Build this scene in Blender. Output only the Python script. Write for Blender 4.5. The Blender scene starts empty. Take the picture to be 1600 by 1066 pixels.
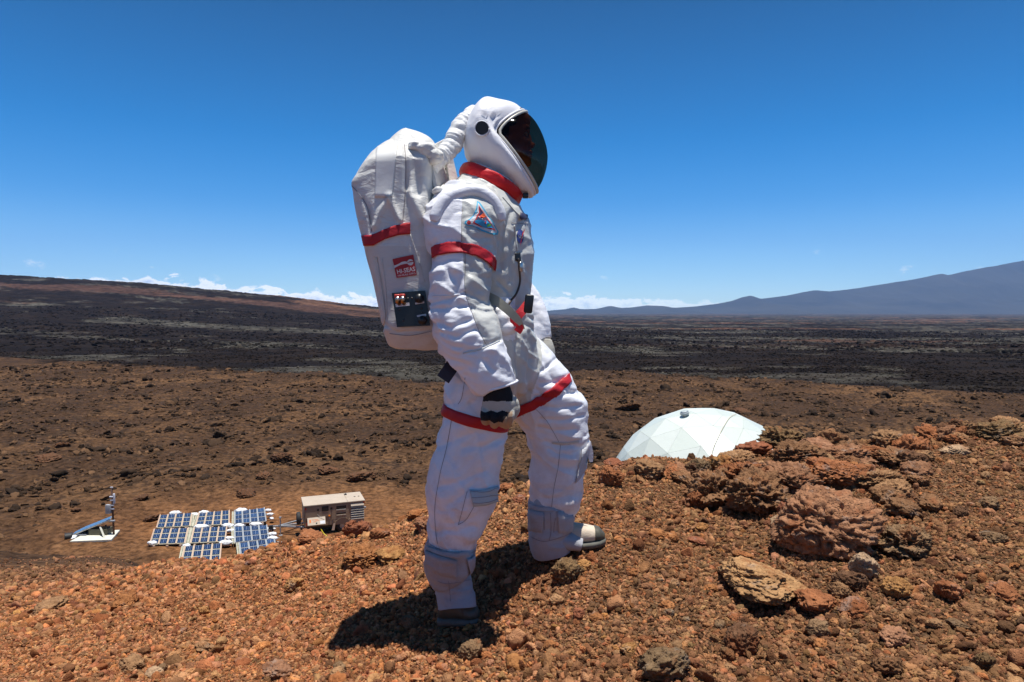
import bpy, bmesh, math, random
import numpy as np
from mathutils import Vector, Matrix
from mathutils.bvhtree import BVHTree

S = bpy.context.scene
COL = S.collection
R = math.radians
FPX = 1600*24/36.0            # focal length in pixels of the 1600 px wide photograph
PITCH = math.atan(46/FPX)

# ------------------------------------------------------------ camera
cam = bpy.data.cameras.new('camera'); cam.lens = 24; cam.sensor_width = 36
cam.sensor_fit = 'HORIZONTAL'; cam.clip_start = .05; cam.clip_end = 200000
camo = bpy.data.objects.new('camera', cam); COL.objects.link(camo)
camo.location = (0, 0, 0); camo.rotation_euler = (math.pi/2-PITCH, 0, 0)
S.camera = camo

# ------------------------------------------------------------ sun and sky
SUN = Vector((0.075, -0.05, 1.0)).normalized()
EL = math.asin(SUN.z); AZ = math.atan2(SUN.x, SUN.y)
sl = bpy.data.lights.new('sun', 'SUN'); sl.energy = 5.0; sl.angle = R(.53); sl.color = (1, .965, .91)
so = bpy.data.objects.new('sun', sl); COL.objects.link(so)
so.rotation_euler = (-SUN).to_track_quat('-Z', 'Y').to_euler()
S.view_settings.view_transform = 'Standard'; S.view_settings.look = 'None'
S.view_settings.exposure = 0.4; S.view_settings.gamma = 1.0
S.view_settings.use_curve_mapping = False
S.render.engine = 'CYCLES'
S.cycles.use_denoising = True
S.cycles.volume_bounces = 0
S.cycles.max_bounces = 8
S.cycles.transparent_max_bounces = 12


class NT:
    """small helper for building node trees"""
    def __init__(s, nt): s.nt = nt; s.nt.nodes.clear()
    def n(s, typ, **kw):
        nd = s.nt.nodes.new(typ)
        for k, v in kw.items():
            if k.startswith('_'): setattr(nd, k[1:], v)
        for k, v in kw.items():
            if k.startswith('_'): continue
            key = int(k[1:]) if k[0] == 'i' and k[1:].isdigit() else k.replace('__', ' ')
            s.set(nd.inputs[key], v)
        return nd
    def set(s, inp, v):
        if isinstance(v, bpy.types.NodeSocket): s.nt.links.new(v, inp)
        elif isinstance(v, bpy.types.Node): s.nt.links.new(v.outputs[0], inp)
        elif isinstance(v, (tuple, list)) and len(v) == 3 and inp.type == 'RGBA': inp.default_value = (*v, 1)
        else: inp.default_value = v
    def m(s, op, a, b=0.0, c=0.0, clamp=False):
        return s.n('ShaderNodeMath', _operation=op, _use_clamp=clamp, i0=a, i1=b, i2=c).outputs[0]
    def mix(s, f, a, b, mode='MIX'):
        nd = s.nt.nodes.new('ShaderNodeMix'); nd.data_type = 'RGBA'; nd.blend_type = mode
        s.set(nd.inputs[0], f); s.set(nd.inputs[6], a); s.set(nd.inputs[7], b)
        return nd.outputs[2]
    def mr(s, v, a, b, c=0.0, d=1.0, smooth=False):
        nd = s.nt.nodes.new('ShaderNodeMapRange')
        if smooth: nd.interpolation_type = 'SMOOTHSTEP'
        for i, x in enumerate((v, a, b, c, d)): s.set(nd.inputs[i], x)
        return nd.outputs[0]
    def ramp(s, v, stops, interp='LINEAR'):
        nd = s.nt.nodes.new('ShaderNodeValToRGB'); s.set(nd.inputs[0], v)
        cr = nd.color_ramp; cr.interpolation = interp
        while len(cr.elements) < len(stops): cr.elements.new(.5)
        for e, (p, c) in zip(cr.elements, stops):
            e.position = p; e.color = (c, c, c, 1) if not isinstance(c, tuple) else (*c, 1)
        return nd.outputs[0]
    def noise(s, vec, scale, detail=4, rough=.5, dist=0.0, dims='3D'):
        return s.n('ShaderNodeTexNoise', _noise_dimensions=dims, Vector=vec, Scale=scale, Detail=detail,
                   Roughness=rough, Distortion=dist).outputs[0]


W = bpy.data.worlds.new('World'); S.world = W; W.use_nodes = True
t = NT(W.node_tree)
sky = t.n('ShaderNodeTexSky', _sky_type='NISHITA', _sun_disc=False, _sun_elevation=EL, _sun_rotation=AZ,
          _altitude=2600.0, _air_density=1.0, _dust_density=.25, _ozone_density=2.4)
skyc = t.n('ShaderNodeHueSaturation', Hue=.5, Saturation=1.42, Value=1.12, Color=sky.outputs[0]).outputs[0]
tc = t.n('ShaderNodeTexCoord').outputs['Generated']
sx = t.n('ShaderNodeSeparateXYZ', Vector=tc)
az = t.m('ARCTAN2', sx.outputs[0], sx.outputs[1])          # 0 = straight ahead, + to the right
el = t.m('ARCSINE', sx.outputs[2])
azn = t.mr(az, -math.pi, math.pi)
def A(px, off=0): return (math.atan((px-800)/FPX)+math.pi)/(2*math.pi)
# height of the far cumulus bank round the horizon (fractions of .06 rad)
top = t.ramp(azn, [(0, .45), (.25, .5), (A(60), .60), (A(225), .76), (A(260), .70), (A(430), .50), (A(590), .36),
                   (A(700), .32), (A(850), .42), (A(900), .36), (A(1000), .28), (A(1120), .22), (A(1300), .12), (.72, .3), (1, .45)])
cv = t.n('ShaderNodeCombineXYZ', X=t.m('MULTIPLY', az, 1.0), Y=t.m('MULTIPLY', el, 1.7), Z=0.0).outputs[0]
n1 = t.noise(cv, 30, 9, .66, .25)
n2 = t.noise(cv, 70, 7, .65)
topv = t.m('ADD', t.m('MULTIPLY', top, .06), t.m('MULTIPLY', t.m('SUBTRACT', n1, .5), .060))
depth = t.m('SUBTRACT', topv, el)
bank = t.mr(depth, -.0005, .0035, 0, 1, True)
# the bank thins out to the right of the picture
dens = t.ramp(azn, [(0, .8), (A(60), .9), (A(600), .95), (A(820), .75), (A(1050), .5), (A(1200), .25), (.75, .6), (1, .8)])
low = t.mr(el, -.002, .010, .6, 1)
bmask = t.m('MULTIPLY', t.m('MULTIPLY', bank, dens), low)
# scattered small clouds a little higher
n3 = t.noise(cv, 17, 7, .6)
band = t.m('MULTIPLY', t.mr(el, .02, .045, 0, 1, True), t.mr(el, .06, .10, 1, 0, True))
small = t.m('MULTIPLY', t.mr(n3, .63, .74, 0, 1, True), t.m('MULTIPLY', band, .55))
mask = t.m('MAXIMUM', bmask, small)
shade = t.m('MULTIPLY', t.mr(depth, .003, .016, 0, 1, True), t.mr(n2, .38, .58, 1, .15))
ccol = t.mix(shade, (15.5, 15.5, 15.2), (8.0, 9.5, 11.8))
# deep at the zenith, brighter towards the horizon
gr = t.ramp(t.m('DIVIDE', el, 1.5708), [(0, 1.12), (.05, 1.14), (.14, .95), (.28, .50), (.6, .36), (1, .33)])
skyc = t.mix(1.0, skyc, gr, 'MULTIPLY')
skyc = t.n('ShaderNodeHueSaturation', Hue=.500, Saturation=1.06, Value=1.24, Color=skyc).outputs[0]
# the thin pale air just over the horizon
skyc = t.mix(t.m('MULTIPLY', t.mr(el, 0.0, .16, 1, 0, True), .45), skyc, (5.2, 9.2, 12.0))
outc = t.mix(mask, skyc, ccol)
SKY_STRENGTH = .088
bg = t.n('ShaderNodeBackground', Color=outc, Strength=SKY_STRENGTH)
t.n('ShaderNodeOutputWorld', Surface=bg)

# ------------------------------------------------------------ pixel geometry
def raydir(px, py):
    u = (px-800)/FPX; v = (533-py)/FPX
    return Vector((u, math.cos(PITCH)+v*math.sin(PITCH), -math.sin(PITCH)+v*math.cos(PITCH)))
def P(px, py, Y):
    d = raydir(px, py); return d*(Y/d.y)
def Pz(px, py, z):
    d = raydir(px, py); return d*(z/d.z)
def proj(co):
    co = np.asarray(co, float).reshape(-1, 3)
    c, s = math.cos(PITCH), math.sin(PITCH)
    f = co[:, 1]*c-co[:, 2]*s; up = co[:, 1]*s+co[:, 2]*c
    return 800+FPX*co[:, 0]/f, 533-FPX*up/f

# ------------------------------------------------------------ numpy noise
def _h(ix, iy, iz, seed):
    h = (ix.astype(np.int64)*374761393+iy.astype(np.int64)*668265263+iz*2147483647+seed*974634777) & 0xffffffff
    h = ((h ^ (h >> 13))*1274126177) & 0xffffffff
    h = ((h ^ (h >> 15))*2246822519) & 0xffffffff
    return (h ^ (h >> 16)) & 0xffffffff
def noise2(x, y, seed=0):
    xi = np.floor(x); yi = np.floor(y); fx = x-xi; fy = y-yi
    u = fx*fx*fx*(fx*(fx*6-15)+10); v = fy*fy*fy*(fy*(fy*6-15)+10)
    def g(i, j):
        a = _h(xi+i, yi+j, 0, seed)*(2*np.pi/4294967296.0)
        return np.cos(a)*(fx-i)+np.sin(a)*(fy-j)
    a = g(0, 0); b = g(1, 0); c = g(0, 1); d = g(1, 1)
    return ((a+(b-a)*u)+((c+(d-c)*u)-(a+(b-a)*u))*v)*1.5
def noise3(p, seed=0):
    p = np.asarray(p, float); fl = np.floor(p); f = p-fl; w = f*f*f*(f*(f*6-15)+10)
    out = np.zeros(len(p))
    for i in (0, 1):
        for j in (0, 1):
            for k in (0, 1):
                h = _h(fl[:, 0]+i, fl[:, 1]+j, (fl[:, 2]+k).astype(np.int64), seed)
                th = (h & 0xffff)*(2*np.pi/65536.0); z = ((h >> 16) & 0xffff)/32768.0-1
                r = np.sqrt(np.maximum(0, 1-z*z))
                dt = r*np.cos(th)*(f[:, 0]-i)+r*np.sin(th)*(f[:, 1]-j)+z*(f[:, 2]-k)
                out += dt*(w[:, 0] if i else 1-w[:, 0])*(w[:, 1] if j else 1-w[:, 1])*(w[:, 2] if k else 1-w[:, 2])
    return out*1.6
def fbm2(x, y, oct=4, seed=0, gain=.5, ridged=False):
    s = 0; a = 1; tot = 0
    for o in range(oct):
        n = noise2(x*2**o+o*17.3, y*2**o-o*9.1, seed+o)
        s = s+a*((1-2*np.abs(n)) if ridged else n); tot += a; a *= gain
    return s/tot
def fbm3(p, oct=4, seed=0, gain=.5, ridged=False):
    s = 0; a = 1; tot = 0
    for o in range(oct):
        n = noise3(p*2**o+o*7.7, seed+o)
        s = s+a*((1-2*np.abs(n)) if ridged else n); tot += a; a *= gain
    return s/tot
def sst(x, a, b):
    q = np.clip((x-a)/(b-a), 0, 1); return q*q*(3-2*q)

# ------------------------------------------------------------ materials
def mat(name, col, rough=.7, var=.12, vscale=8, bump=.0, bscale=40, metal=0.0, spec=.5, dirt=None, dirt_amt=.0, dscale=3, coord='pos', bdist=.01):
    m_ = bpy.data.materials.new(name); m_.use_nodes = True; q = NT(m_.node_tree)
    if coord == 'pos': v = q.n('ShaderNodeNewGeometry').outputs['Position']
    else: v = q.n('ShaderNodeTexCoord').outputs['Object']
    n = q.noise(v, vscale, 5, .55)
    lo = tuple(max(0, c*(1-var)) for c in col); hi = tuple(min(1, c*(1+var)) for c in col)
    c = q.mix(q.mr(n, .3, .7), lo, hi)
    if dirt:
        dn = q.noise(v, dscale, 6, .65)
        c = q.mix(q.m('MULTIPLY', q.mr(dn, .45, .7, 0, 1, True), dirt_amt), c, dirt)
    p = q.n('ShaderNodeBsdfPrincipled', Base__Color=c, Roughness=rough, Metallic=metal)
    p.inputs['Specular IOR Level'].default_value = spec
    if bump:
        b = q.n('ShaderNodeBump', Strength=bump, Distance=bdist, Height=q.noise(v, bscale, 5, .6))
        q.set(p.inputs['Normal'], b.outputs[0])
    q.n('ShaderNodeOutputMaterial', Surface=p)
    return m_

def rock_mat(name, source):
    """rough vesicular cinder; the colour of each stone comes from the stone itself"""
    m_ = bpy.data.materials.new(name); m_.use_nodes = True; q = NT(m_.node_tree)
    if source == 'object': base = q.n('ShaderNodeObjectInfo').outputs['Color']
    else: base = q.n('ShaderNodeAttribute', _attribute_type='INSTANCER', _attribute_name='tone').outputs['Color']
    v = q.n('ShaderNodeNewGeometry').outputs['Position']
    n = q.noise(v, 28, 6, .65)
    c = q.mix(q.mr(n, .35, .65), q.mix(1.0, base, (.62, .56, .52), 'MULTIPLY'), q.mix(1.0, base, (1.3, 1.27, 1.2), 'MULTIPLY'))
    nb = q.noise(v, 9, 5, .6)
    if source == 'object':
        c = q.mix(q.m('MULTIPLY', q.mr(nb, .52, .66, 0, 1, True), .5), c, (.27, .085, .03))        # rusty patches
        c = q.mix(q.m('MULTIPLY', q.mr(q.noise(v, 13, 7, .7), .56, .68, 0, 1, True), .45), c, (.30, .26, .22))   # pale crust
    p = q.n('ShaderNodeBsdfPrincipled', Base__Color=c, Roughness=.95)
    p.inputs['Specular IOR Level'].default_value = .15
    vo = q.n('ShaderNodeTexVoronoi', Vector=v, Scale=90.0 if source == 'object' else 150.0)
    pit = q.mr(vo.outputs['Distance'], .0, .45)
    hh = q.m('ADD', q.m('MULTIPLY', pit, .6), q.noise(v, 70, 7, .7))
    b = q.n('ShaderNodeBump', Strength=.9, Distance=.010 if source == 'object' else .005, Height=hh)
    q.set(p.inputs['Normal'], b.outputs[0])
    q.n('ShaderNodeOutputMaterial', Surface=p)
    return m_

# ------------------------------------------------------------ object helpers
def base_of(o):
    v = Vector((0, 0, 0))
    while o: v += o.location; o = o.parent
    return v
def tag(o, label=None, cat=None, group=None, kind=None):
    if label: o['label'] = label
    if cat: o['category'] = cat
    if group: o['group'] = group
    if kind: o['kind'] = kind
    return o
def empty(name, loc, label, cat, group=None, rz=0):
    o = bpy.data.objects.new(name, None); COL.objects.link(o); o.location = loc; o.rotation_euler.z = rz
    o.empty_display_size = .1
    return tag(o, label, cat, group)
def mesh(name, verts, faces, mats=None, smooth=True, midx=None):
    me = bpy.data.meshes.new(name)
    verts = np.asarray(verts, dtype=np.float32)
    if isinstance(faces, np.ndarray):
        nf, k = faces.shape
        me.vertices.add(len(verts)); me.vertices.foreach_set('co', verts.ravel())
        me.loops.add(nf*k); me.loops.foreach_set('vertex_index', faces.astype(np.int32).ravel())
        me.polygons.add(nf); me.polygons.foreach_set('loop_start', np.arange(0, nf*k, k, dtype=np.int32))
        me.update(calc_edges=True)
    else:
        me.from_pydata([tuple(map(float, v)) for v in verts], [], [tuple(map(int, f)) for f in faces])
    for m_ in (mats if isinstance(mats, (list, tuple)) else [mats]):
        if m_: me.materials.append(m_)
    if smooth: me.polygons.foreach_set('use_smooth', np.ones(len(me.polygons), bool))
    if midx is not None: me.polygons.foreach_set('material_index', np.asarray(midx, np.int32))
    me.update()
    return me
def obj(name, me, parent=None, loc=None):
    o = bpy.data.objects.new(name, me); COL.objects.link(o)
    if parent: o.parent = parent
    if loc is not None: o.location = loc
    return o
def wobj(name, verts, faces, m_, parent=None, smooth=True, midx=None, base=None):
    """an object from WORLD-space vertices, stored relative to its parent's (unrotated) base"""
    verts = np.asarray([tuple(v) for v in verts] if not isinstance(verts, np.ndarray) else verts, float)
    off = np.array(base_of(parent)) if parent else (np.array(base) if base is not None else np.zeros(3))
    o = obj(name, mesh(name, verts-off, faces, m_, smooth, midx), parent)
    if not parent and base is not None: o.location = base
    return o

class MB:
    """collects boxes, tubes and prisms into one mesh"""
    def __init__(s): s.v = []; s.f = []
    def add(s, v, f):
        k = len(s.v); s.v += [tuple(x) for x in v]; s.f += [tuple(i+k for i in g) for g in f]; return s
    def box(s, x0, x1, y0, y1, z0, z1, M=None):
        v = [Vector(c) for c in ((x0, y0, z0), (x1, y0, z0), (x1, y1, z0), (x0, y1, z0), (x0, y0, z1), (x1, y0, z1), (x1, y1, z1), (x0, y1, z1))]
        if M: v = [M@c for c in v]
        return s.add(v, [(0, 3, 2, 1), (4, 5, 6, 7), (0, 1, 5, 4), (1, 2, 6, 5), (2, 3, 7, 6), (3, 0, 4, 7)])
    def rbox(s, x0, x1, y0, y1, z0, z1, b=.01, M=None):
        bm = bmesh.new(); bmesh.ops.create_cube(bm, size=1)
        for v in bm.verts: v.co = Vector(((x0+x1)/2+v.co.x*(x1-x0), (y0+y1)/2+v.co.y*(y1-y0), (z0+z1)/2+v.co.z*(z1-z0)))
        bmesh.ops.bevel(bm, geom=bm.edges[:], offset=b, segments=2, affect='EDGES', profile=.6)
        v = [(M@x.co if M else x.co.copy()) for x in bm.verts]; bm.verts.index_update()
        f = [[q.index for q in g.verts] for g in bm.faces]; bm.free()
        return s.add(v, f)
    def tube(s, pts, r, n=8, cap=True):
        v, f = tube(pts, r, n, cap); return s.add(v, f)
    def cyl(s, a, b, r0, r1=None, n=16):
        return s.tube([Vector(a), Vector(b)], [r0, r0 if r1 is None else r1], n)
    def quad(s, pts): return s.add(pts, [tuple(range(len(pts)))])
    def slab(s, q, th):
        q = [Vector(x) for x in q]; n = (q[1]-q[0]).cross(q[-1]-q[0]).normalized()
        k = len(q); v = [x+n*th for x in q]+q
        f = [tuple(range(k)), tuple(range(2*k-1, k-1, -1))]+[(i, i+k, (i+1) % k+k, (i+1) % k) for i in range(k)]
        return s.add(v, f)
    def build(s, name, m_, parent=None, smooth=False, world=False):
        if world: return wobj(name, np.array(s.v, float), s.f, m_, parent, smooth)
        return obj(name, mesh(name, s.v, s.f, m_, smooth), parent)

def tube(pts, r, n=8, cap=True, squash=1.0):
    pts = [Vector(p) for p in pts]; k = len(pts)
    if not hasattr(r, '__len__'): r = [r]*k
    v = []; f = []
    up = None
    for i, p in enumerate(pts):
        tg = (pts[min(k-1, i+1)]-pts[max(0, i-1)]).normalized()
        if up is None: up = Vector((0, 0, 1)) if abs(tg.z) < .9 else Vector((0, 1, 0))
        s_ = tg.cross(up).normalized(); up = s_.cross(tg).normalized()
        for j in range(n):
            a = 2*math.pi*j/n; v.append(p+s_*(r[i]*math.cos(a))+up*(r[i]*squash*math.sin(a)))
    for i in range(k-1):
        for j in range(n):
            f.append((i*n+j, i*n+(j+1) % n, (i+1)*n+(j+1) % n, (i+1)*n+j))
    if cap: f.append(tuple(range(n))[::-1]); f.append(tuple((k-1)*n+j for j in range(n)))
    return v, f
def cr(rows, sub=6):
    """Catmull-Rom through rows of numbers"""
    a = np.asarray(rows, float); out = []
    for i in range(len(a)-1):
        p0 = a[max(0, i-1)]; p1 = a[i]; p2 = a[i+1]; p3 = a[min(len(a)-1, i+2)]
        for k in range(sub):
            u = k/sub
            out.append(.5*((2*p1)+(-p0+p2)*u+(2*p0-5*p1+4*p2-p3)*u*u+(-p0+3*p1-3*p2+p3)*u**3))
    out.append(a[-1]); return np.array(out)
def evaluated(o):
    dg = bpy.context.evaluated_depsgraph_get(); dg.update()
    me = bpy.data.meshes.new_from_object(o.evaluated_get(dg))
    return me
def vco(me):
    a = np.empty(len(me.vertices)*3, np.float32); me.vertices.foreach_get('co', a); return a.reshape(-1, 3).astype(float)
def vno(me):
    a = np.empty(len(me.vertices)*3, np.float32); me.vertices.foreach_get('normal', a); return a.reshape(-1, 3).astype(float)

# ============================================================ THE GROUND
# heights of the cinder mound, as points (px, py, distance) seen in the photograph and carried into the world
_mp = [(0, 1066, 2.75), (400, 1066, 2.4), (800, 1066, 2.15), (1200, 1066, 1.95), (1600, 1066, 1.85),
       (0, 1000, 3.7), (200, 1000, 3.25), (495, 1012, 2.62), (715, 962, 2.60), (885, 862, 2.85), (1000, 900, 2.6), (1300, 868, 2.65), (1550, 850, 2.7),
       (1400, 765, 3.5), (1600, 740, 3.6), (1100, 800, 3.5), (600, 892, 3.5), (400, 938, 3.7), (200, 935, 4.6), (0, 940, 5.4), (760, 820, 3.6),
       (100, 903, 8.5), (0, 897, 12), (200, 900, 7.5),
       (1600, 662, 4.6), (1480, 676, 4.6), (1400, 685, 4.6), (1250, 698, 4.6), (1100, 722, 4.7), (1000, 722, 4.7), (940, 748, 4.8),
       (860, 768, 4.8), (780, 774, 4.8), (650, 817, 4.9), (560, 845, 5.0), (440, 870, 5.3), (350, 890, 6.4), (280, 897, 8.5),
       (200, 890, 14), (200, 880, 20), (180, 864, 31), (100, 890, 15), (100, 881, 21), (100, 862, 30), (0, 892, 14), (0, 882, 19), (0, 866, 27), (0, 842, 40), (-120, 884, 18), (-120, 845, 40), (-300, 886, 18), (-300, 848, 40), (0, 822, 60), (-300, 822, 60), (120, 850, 40), (-300, 960, 6), (-300, 1066, 3.2), (1900, 1066, 1.8), (1900, 860, 2.7), (1900, 655, 4.6)]
_pts = []
for px, py, Y in _mp:
    p = P(px, py, Y); _pts.append((math.atan2(p.x, p.y), math.log(math.hypot(p.x, p.y)), p.z/math.hypot(p.x, p.y)))
for px in (440, 650, 860, 1100, 1400, 1700, 2000):
    c = {440: .36, 650: .30, 860: .262, 1100: .222, 1400: .188, 1700: .16, 2000: .16}[px]
    for Y, z in ((6.0, None), (8.0, -3.0), (12.0, -5.8), (20.0, -11.2), (32.0, -18)):
        u = (px-800)/FPX; rr = Y*math.sqrt(1+u*u)
        z_ = -c*4.8-1.0 if z is None else min(z, z-(c-.2)*6)
        _pts.append((math.atan(u), math.log(rr), z_/rr))
for px, s in ((-300, -.40), (400, -.70), (1000, -.72), (1900, -.62)):
    u = (px-800)/FPX; _pts.append((math.atan(u), math.log(1.3), s))
_pts = np.array(_pts)
_cu = _pts[:, :2]*np.array([2.2, 1.0])
def _tps(d2): return np.where(d2 > 0, .5*d2*np.log(np.maximum(d2, 1e-12)), 0)
_n = len(_cu)
_K = _tps(((_cu[:, None]-_cu[None])**2).sum(-1))+np.eye(_n)*.0006
_Q = np.c_[np.ones(_n), _cu]
_M = np.block([[_K, _Q], [_Q.T, np.zeros((3, 3))]])
_w = np.linalg.solve(_M, np.r_[_pts[:, 2], 0, 0, 0])
def mound(x, y):
    th = np.clip(np.arctan2(x, y), -1.0, 1.0); r = np.clip(np.hypot(x, y), 1.3, 45)
    q = np.c_[th*2.2, np.log(r)]; out = _w[_n]+q@_w[_n+1:]
    for i in range(_n): out = out+_w[i]*_tps(((q-_cu[i])**2).sum(-1))
    return out*r
# far lip of the brown cinder flat, and the crest of the long lava shield on the left
_ex = [-1500, -400, -142, -52, -18, 17, 40, 57, 84, 200, 1500]; _ey = [900, 330, 189, 141, 128, 141, 136, 124, 113, 95, 60]
_hx = [-9000, -3000, -1125, -815, -520, -295, -100, 70, 220, 9000]; _hz = [520, 185, 79, 61, 33, 6.5, -11, -25, -31.5, -31.5]
def edge_dist(x, y):
    e = np.interp(x, _ex, _ey)
    return y-e-12*noise2(x*.03, y*.01+3.3, 5)-7*noise2(x*.11, y*.05, 6)-4*noise2(x*.4, y*.2, 7)
def plain(x, y):
    r = np.hypot(x, y); Y = np.maximum(y, 0); ed = edge_dist(x, y)
    z = -13.0-.004*np.maximum(Y-60, 0)+.5*sst(ed, -25, -2)
    far = -17.2-.02*(np.minimum(Y, 600)-140)-.004*np.clip(Y-600, 0, 2400)
    k = sst(ed, 0, 14); z = z*(1-k)+far*k
    ramp = np.clip((Y-250)/1250, 0, 1)**1.25*np.exp(-(np.maximum(Y-1500, 0)/450)**2)
    z = z+(np.interp(x, _hx, _hz)+31.5)*ramp
    return z
def flat_zone(x, y):
    """cleared ground round the panels, the trailer and the dome"""
    a = np.exp(-(((x+12)/14)**2+((y-41)/8)**2)**1.5); b = np.exp(-(((x-12)/9)**2+((y-45)/9)**2)**2)
    return np.maximum(a, b)
def H0(x, y):
    x = np.asarray(x, float); y = np.asarray(y, float)
    r = np.hypot(x, y); p = plain(x, y)
    m = np.where(r < 60, mound(x, y), -40.0)-4*sst(y+4*noise2(x*.16, y*.16, 91)+1.5*noise2(x*.6, y*.6, 92), 26, 37)
    k = .30
    return np.where(r < 60, np.logaddexp(m/k, p/k)*k, p)
def Hd(x, y, z=None):
    """relief added to the smooth heights"""
    r = np.hypot(x, y); near = 1-sst(r, 8, 26)
    d = near*(.020*fbm2(x*2.2, y*2.2, 3, 11)+.012*fbm2(x*9, y*9, 3, 12)+.007*fbm2(x*30, y*30, 2, 13))
    md = sst(r, 18, 34)*(1-sst(edge_dist(x, y), -2, 8))
    fz = 1-.93*flat_zone(x, y)
    rub = np.maximum(0, fbm2(x*.16, y*.16, 3, 20)+.12)
    d = d+md*fz*(.5*fbm2(x*.09, y*.09, 3, 21)+(.25+.9*rub)*(.42*fbm2(x*.45, y*.45, 4, 22, .6, True)+.15))
    d = d+md*.05*fbm2(x*.9, y*.9, 3, 24)
    fr = sst(edge_dist(x, y), 2, 20)
    d = d+fr*np.minimum(r/400, 3.2)*(.9*fbm2(x*.02, y*.02, 4, 25)+.5*fbm2(x*.12, y*.12, 2, 26, .5, True))
    return d
def H(x, y): return H0(x, y)+Hd(np.asarray(x, float), np.asarray(y, float))
_gy = np.exp(np.linspace(math.log(1.3), math.log(160), 1400))
def ghit(px, py):
    """world point where the photograph's pixel meets the ground"""
    d = raydir(px, py); d = d/d.y
    x = d.x*_gy; z = d.z*_gy; h = H(x, _gy); i = np.argmax(h >= z)
    if i == 0: i = len(_gy)-1
    a = (z[i-1]-h[i-1]); b = (h[i]-z[i]); q = a/(a+b) if a+b > 0 else 0
    Y = _gy[i-1]+(_gy[i]-_gy[i-1])*q
    return Vector((d.x*Y, Y, d.z*Y))

# --- colours of the ground by place (albedo)
def mixc(a, b, k): return a*(1-k[:, None])+b*k[:, None]
def gcolor(x, y):
    n = len(x); r = np.hypot(x, y)
    C = lambda *c: np.tile(np.array(c), (n, 1))
    a = fbm2(x*.9, y*.9, 4, 31); b = fbm2(x*5, y*5, 3, 32)
    th = np.arctan2(x, y)
    orange = sst(a*.5+b*.4-(th-.02)*1.5, -.2, .35)*.85
    near = mixc(C(.12, .068, .038), C(.21, .085, .038), orange)
    near = mixc(near, C(.17, .105, .06), sst(b-.2*a, .05, .5)*.5)
    # brown cinder flat
    s1 = fbm2(x*.06, y*.06, 4, 33); s2 = fbm2(x*.35, y*.35, 4, 34, .6); s3 = fbm2(x*1.3, y*1.3, 3, 35, .6)
    mid = mixc(C(.060, .033, .018), C(.130, .070, .034), sst(s1+.6*s2, -.3, .4))
    mid = mixc(mid, C(.20, .115, .060), sst(s2-.3*s1+.3*s3, .22, .55)*.8)
    dark = sst(s3*.7+s2*.9+sst(r, 50, 90)*.10-flat_zone(x, y)*.7, -.02, .34)
    mid = mixc(mid, C(.030, .019, .013), dark*.85)
    mid = mixc(mid, C(.250, .112, .045), flat_zone(x, y)*(.50+.35*sst(s2, -.2, .4)))
    near = mixc(near, C(.145, .080, .040), sst(r+2*a, 5, 14)*.8)
    col = mixc(near, mid, sst(r+5*a, 9, 26))
    # dark lava beyond the lip
    ed = edge_dist(x, y); q = np.maximum(r, 100)
    yr = y+.30*x; l1 = fbm2(x*.004+2*noise2(x*.002, yr*.002, 8), yr*.0075, 5, 41, .6); l2 = fbm2(x*.018, y*.05, 4, 42, .6); l3 = fbm2(x*.0013, y*.0016, 3, 43)
    far = mixc(C(.0085, .0053, .0036), C(.019, .012, .008), sst(l2, -.3, .4))
    grey = sst(l1*1.1+.45*l2+.14*sst(x, 0, 900)+.10*sst(y, 900, 3500)-.05*sst(-x, 0, 300), .13, .27)
    grey = grey*sst(ed, 25, 90)*(.25+.75*sst(fbm2(x*.06, y*.09, 3, 48, .6), -.25, .2))
    far = mixc(far, C(.095, .090, .074), grey*.75*(1-.35*sst(l2, 0, .4)))
    brn = sst(fbm2(x*.0018+7, y*.0042, 3, 45)+.25*l2+.05*sst(y, 800, 2500), .26, .36)*sst(ed, 250, 700)
    far = mixc(far, C(.13, .068, .042), brn*.75)
    # a red-brown flow that follows the shield's crest on the left
    cl = np.abs(y-(1180+.30*x*0-.12*np.minimum(x, 0)))/110+.9*noise2(x*.004, y*.004, 46)
    far = mixc(far, C(.085, .045, .032), sst(-cl-.9*np.abs(l2), -.85, -.45)*sst(-x, 120, 400)*.7)
    # very far plain: paler with distance
    far = mixc(far, far*1.0+.02, sst(r, 2500, 9000))
    return np.clip(mixc(col, far, sst(ed+6*fbm2(x*.3, y*.12, 3, 47), -3, 4)), 0.004, .8)

# --- one sheet from underfoot to the horizon, finer where it is looked at
_rad = np.r_[np.exp(np.arange(math.log(.35), math.log(1.45), .06)), np.exp(np.arange(math.log(1.45), math.log(8), .0056)),
             np.exp(np.arange(math.log(8), math.log(27), .010)), np.exp(np.arange(math.log(27), math.log(210), .0055)),
             np.exp(np.arange(math.log(210), math.log(3200), .0105)), np.exp(np.arange(math.log(3200), math.log(20500), .025))]
_th = np.r_[np.linspace(-math.pi, -.78, 70, endpoint=False), np.linspace(-.78, .78, 600, endpoint=False), np.linspace(.78, math.pi, 70, endpoint=False)]
RR, TT = np.meshgrid(_rad, _th, indexing='ij'); GX = (RR*np.sin(TT)).ravel(); GY = (RR*np.cos(TT)).ravel()
GZ = H(GX, GY)
nr, nt_ = RR.shape
i_ = np.arange(nr-1)[:, None]*nt_; j_ = np.arange(nt_)[None]; j2 = (j_+1) % nt_
gf = np.stack([i_+j_, i_+nt_+j_, i_+nt_+j2, i_+j2], -1).reshape(-1, 4)[:, ::-1]
gv = np.c_[GX, GY, GZ]
c0 = len(gv); gv = np.r_[gv, [[0, 0, H([0.], [.01])[0]]]]
m_ = bpy.data.materials.new('cinder_ground'); m_.use_nodes = True; q = NT(m_.node_tree)
at = q.n('ShaderNodeAttribute', _attribute_name='tone').outputs['Color']
geo = q.n('ShaderNodeNewGeometry').outputs['Position']
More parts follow.
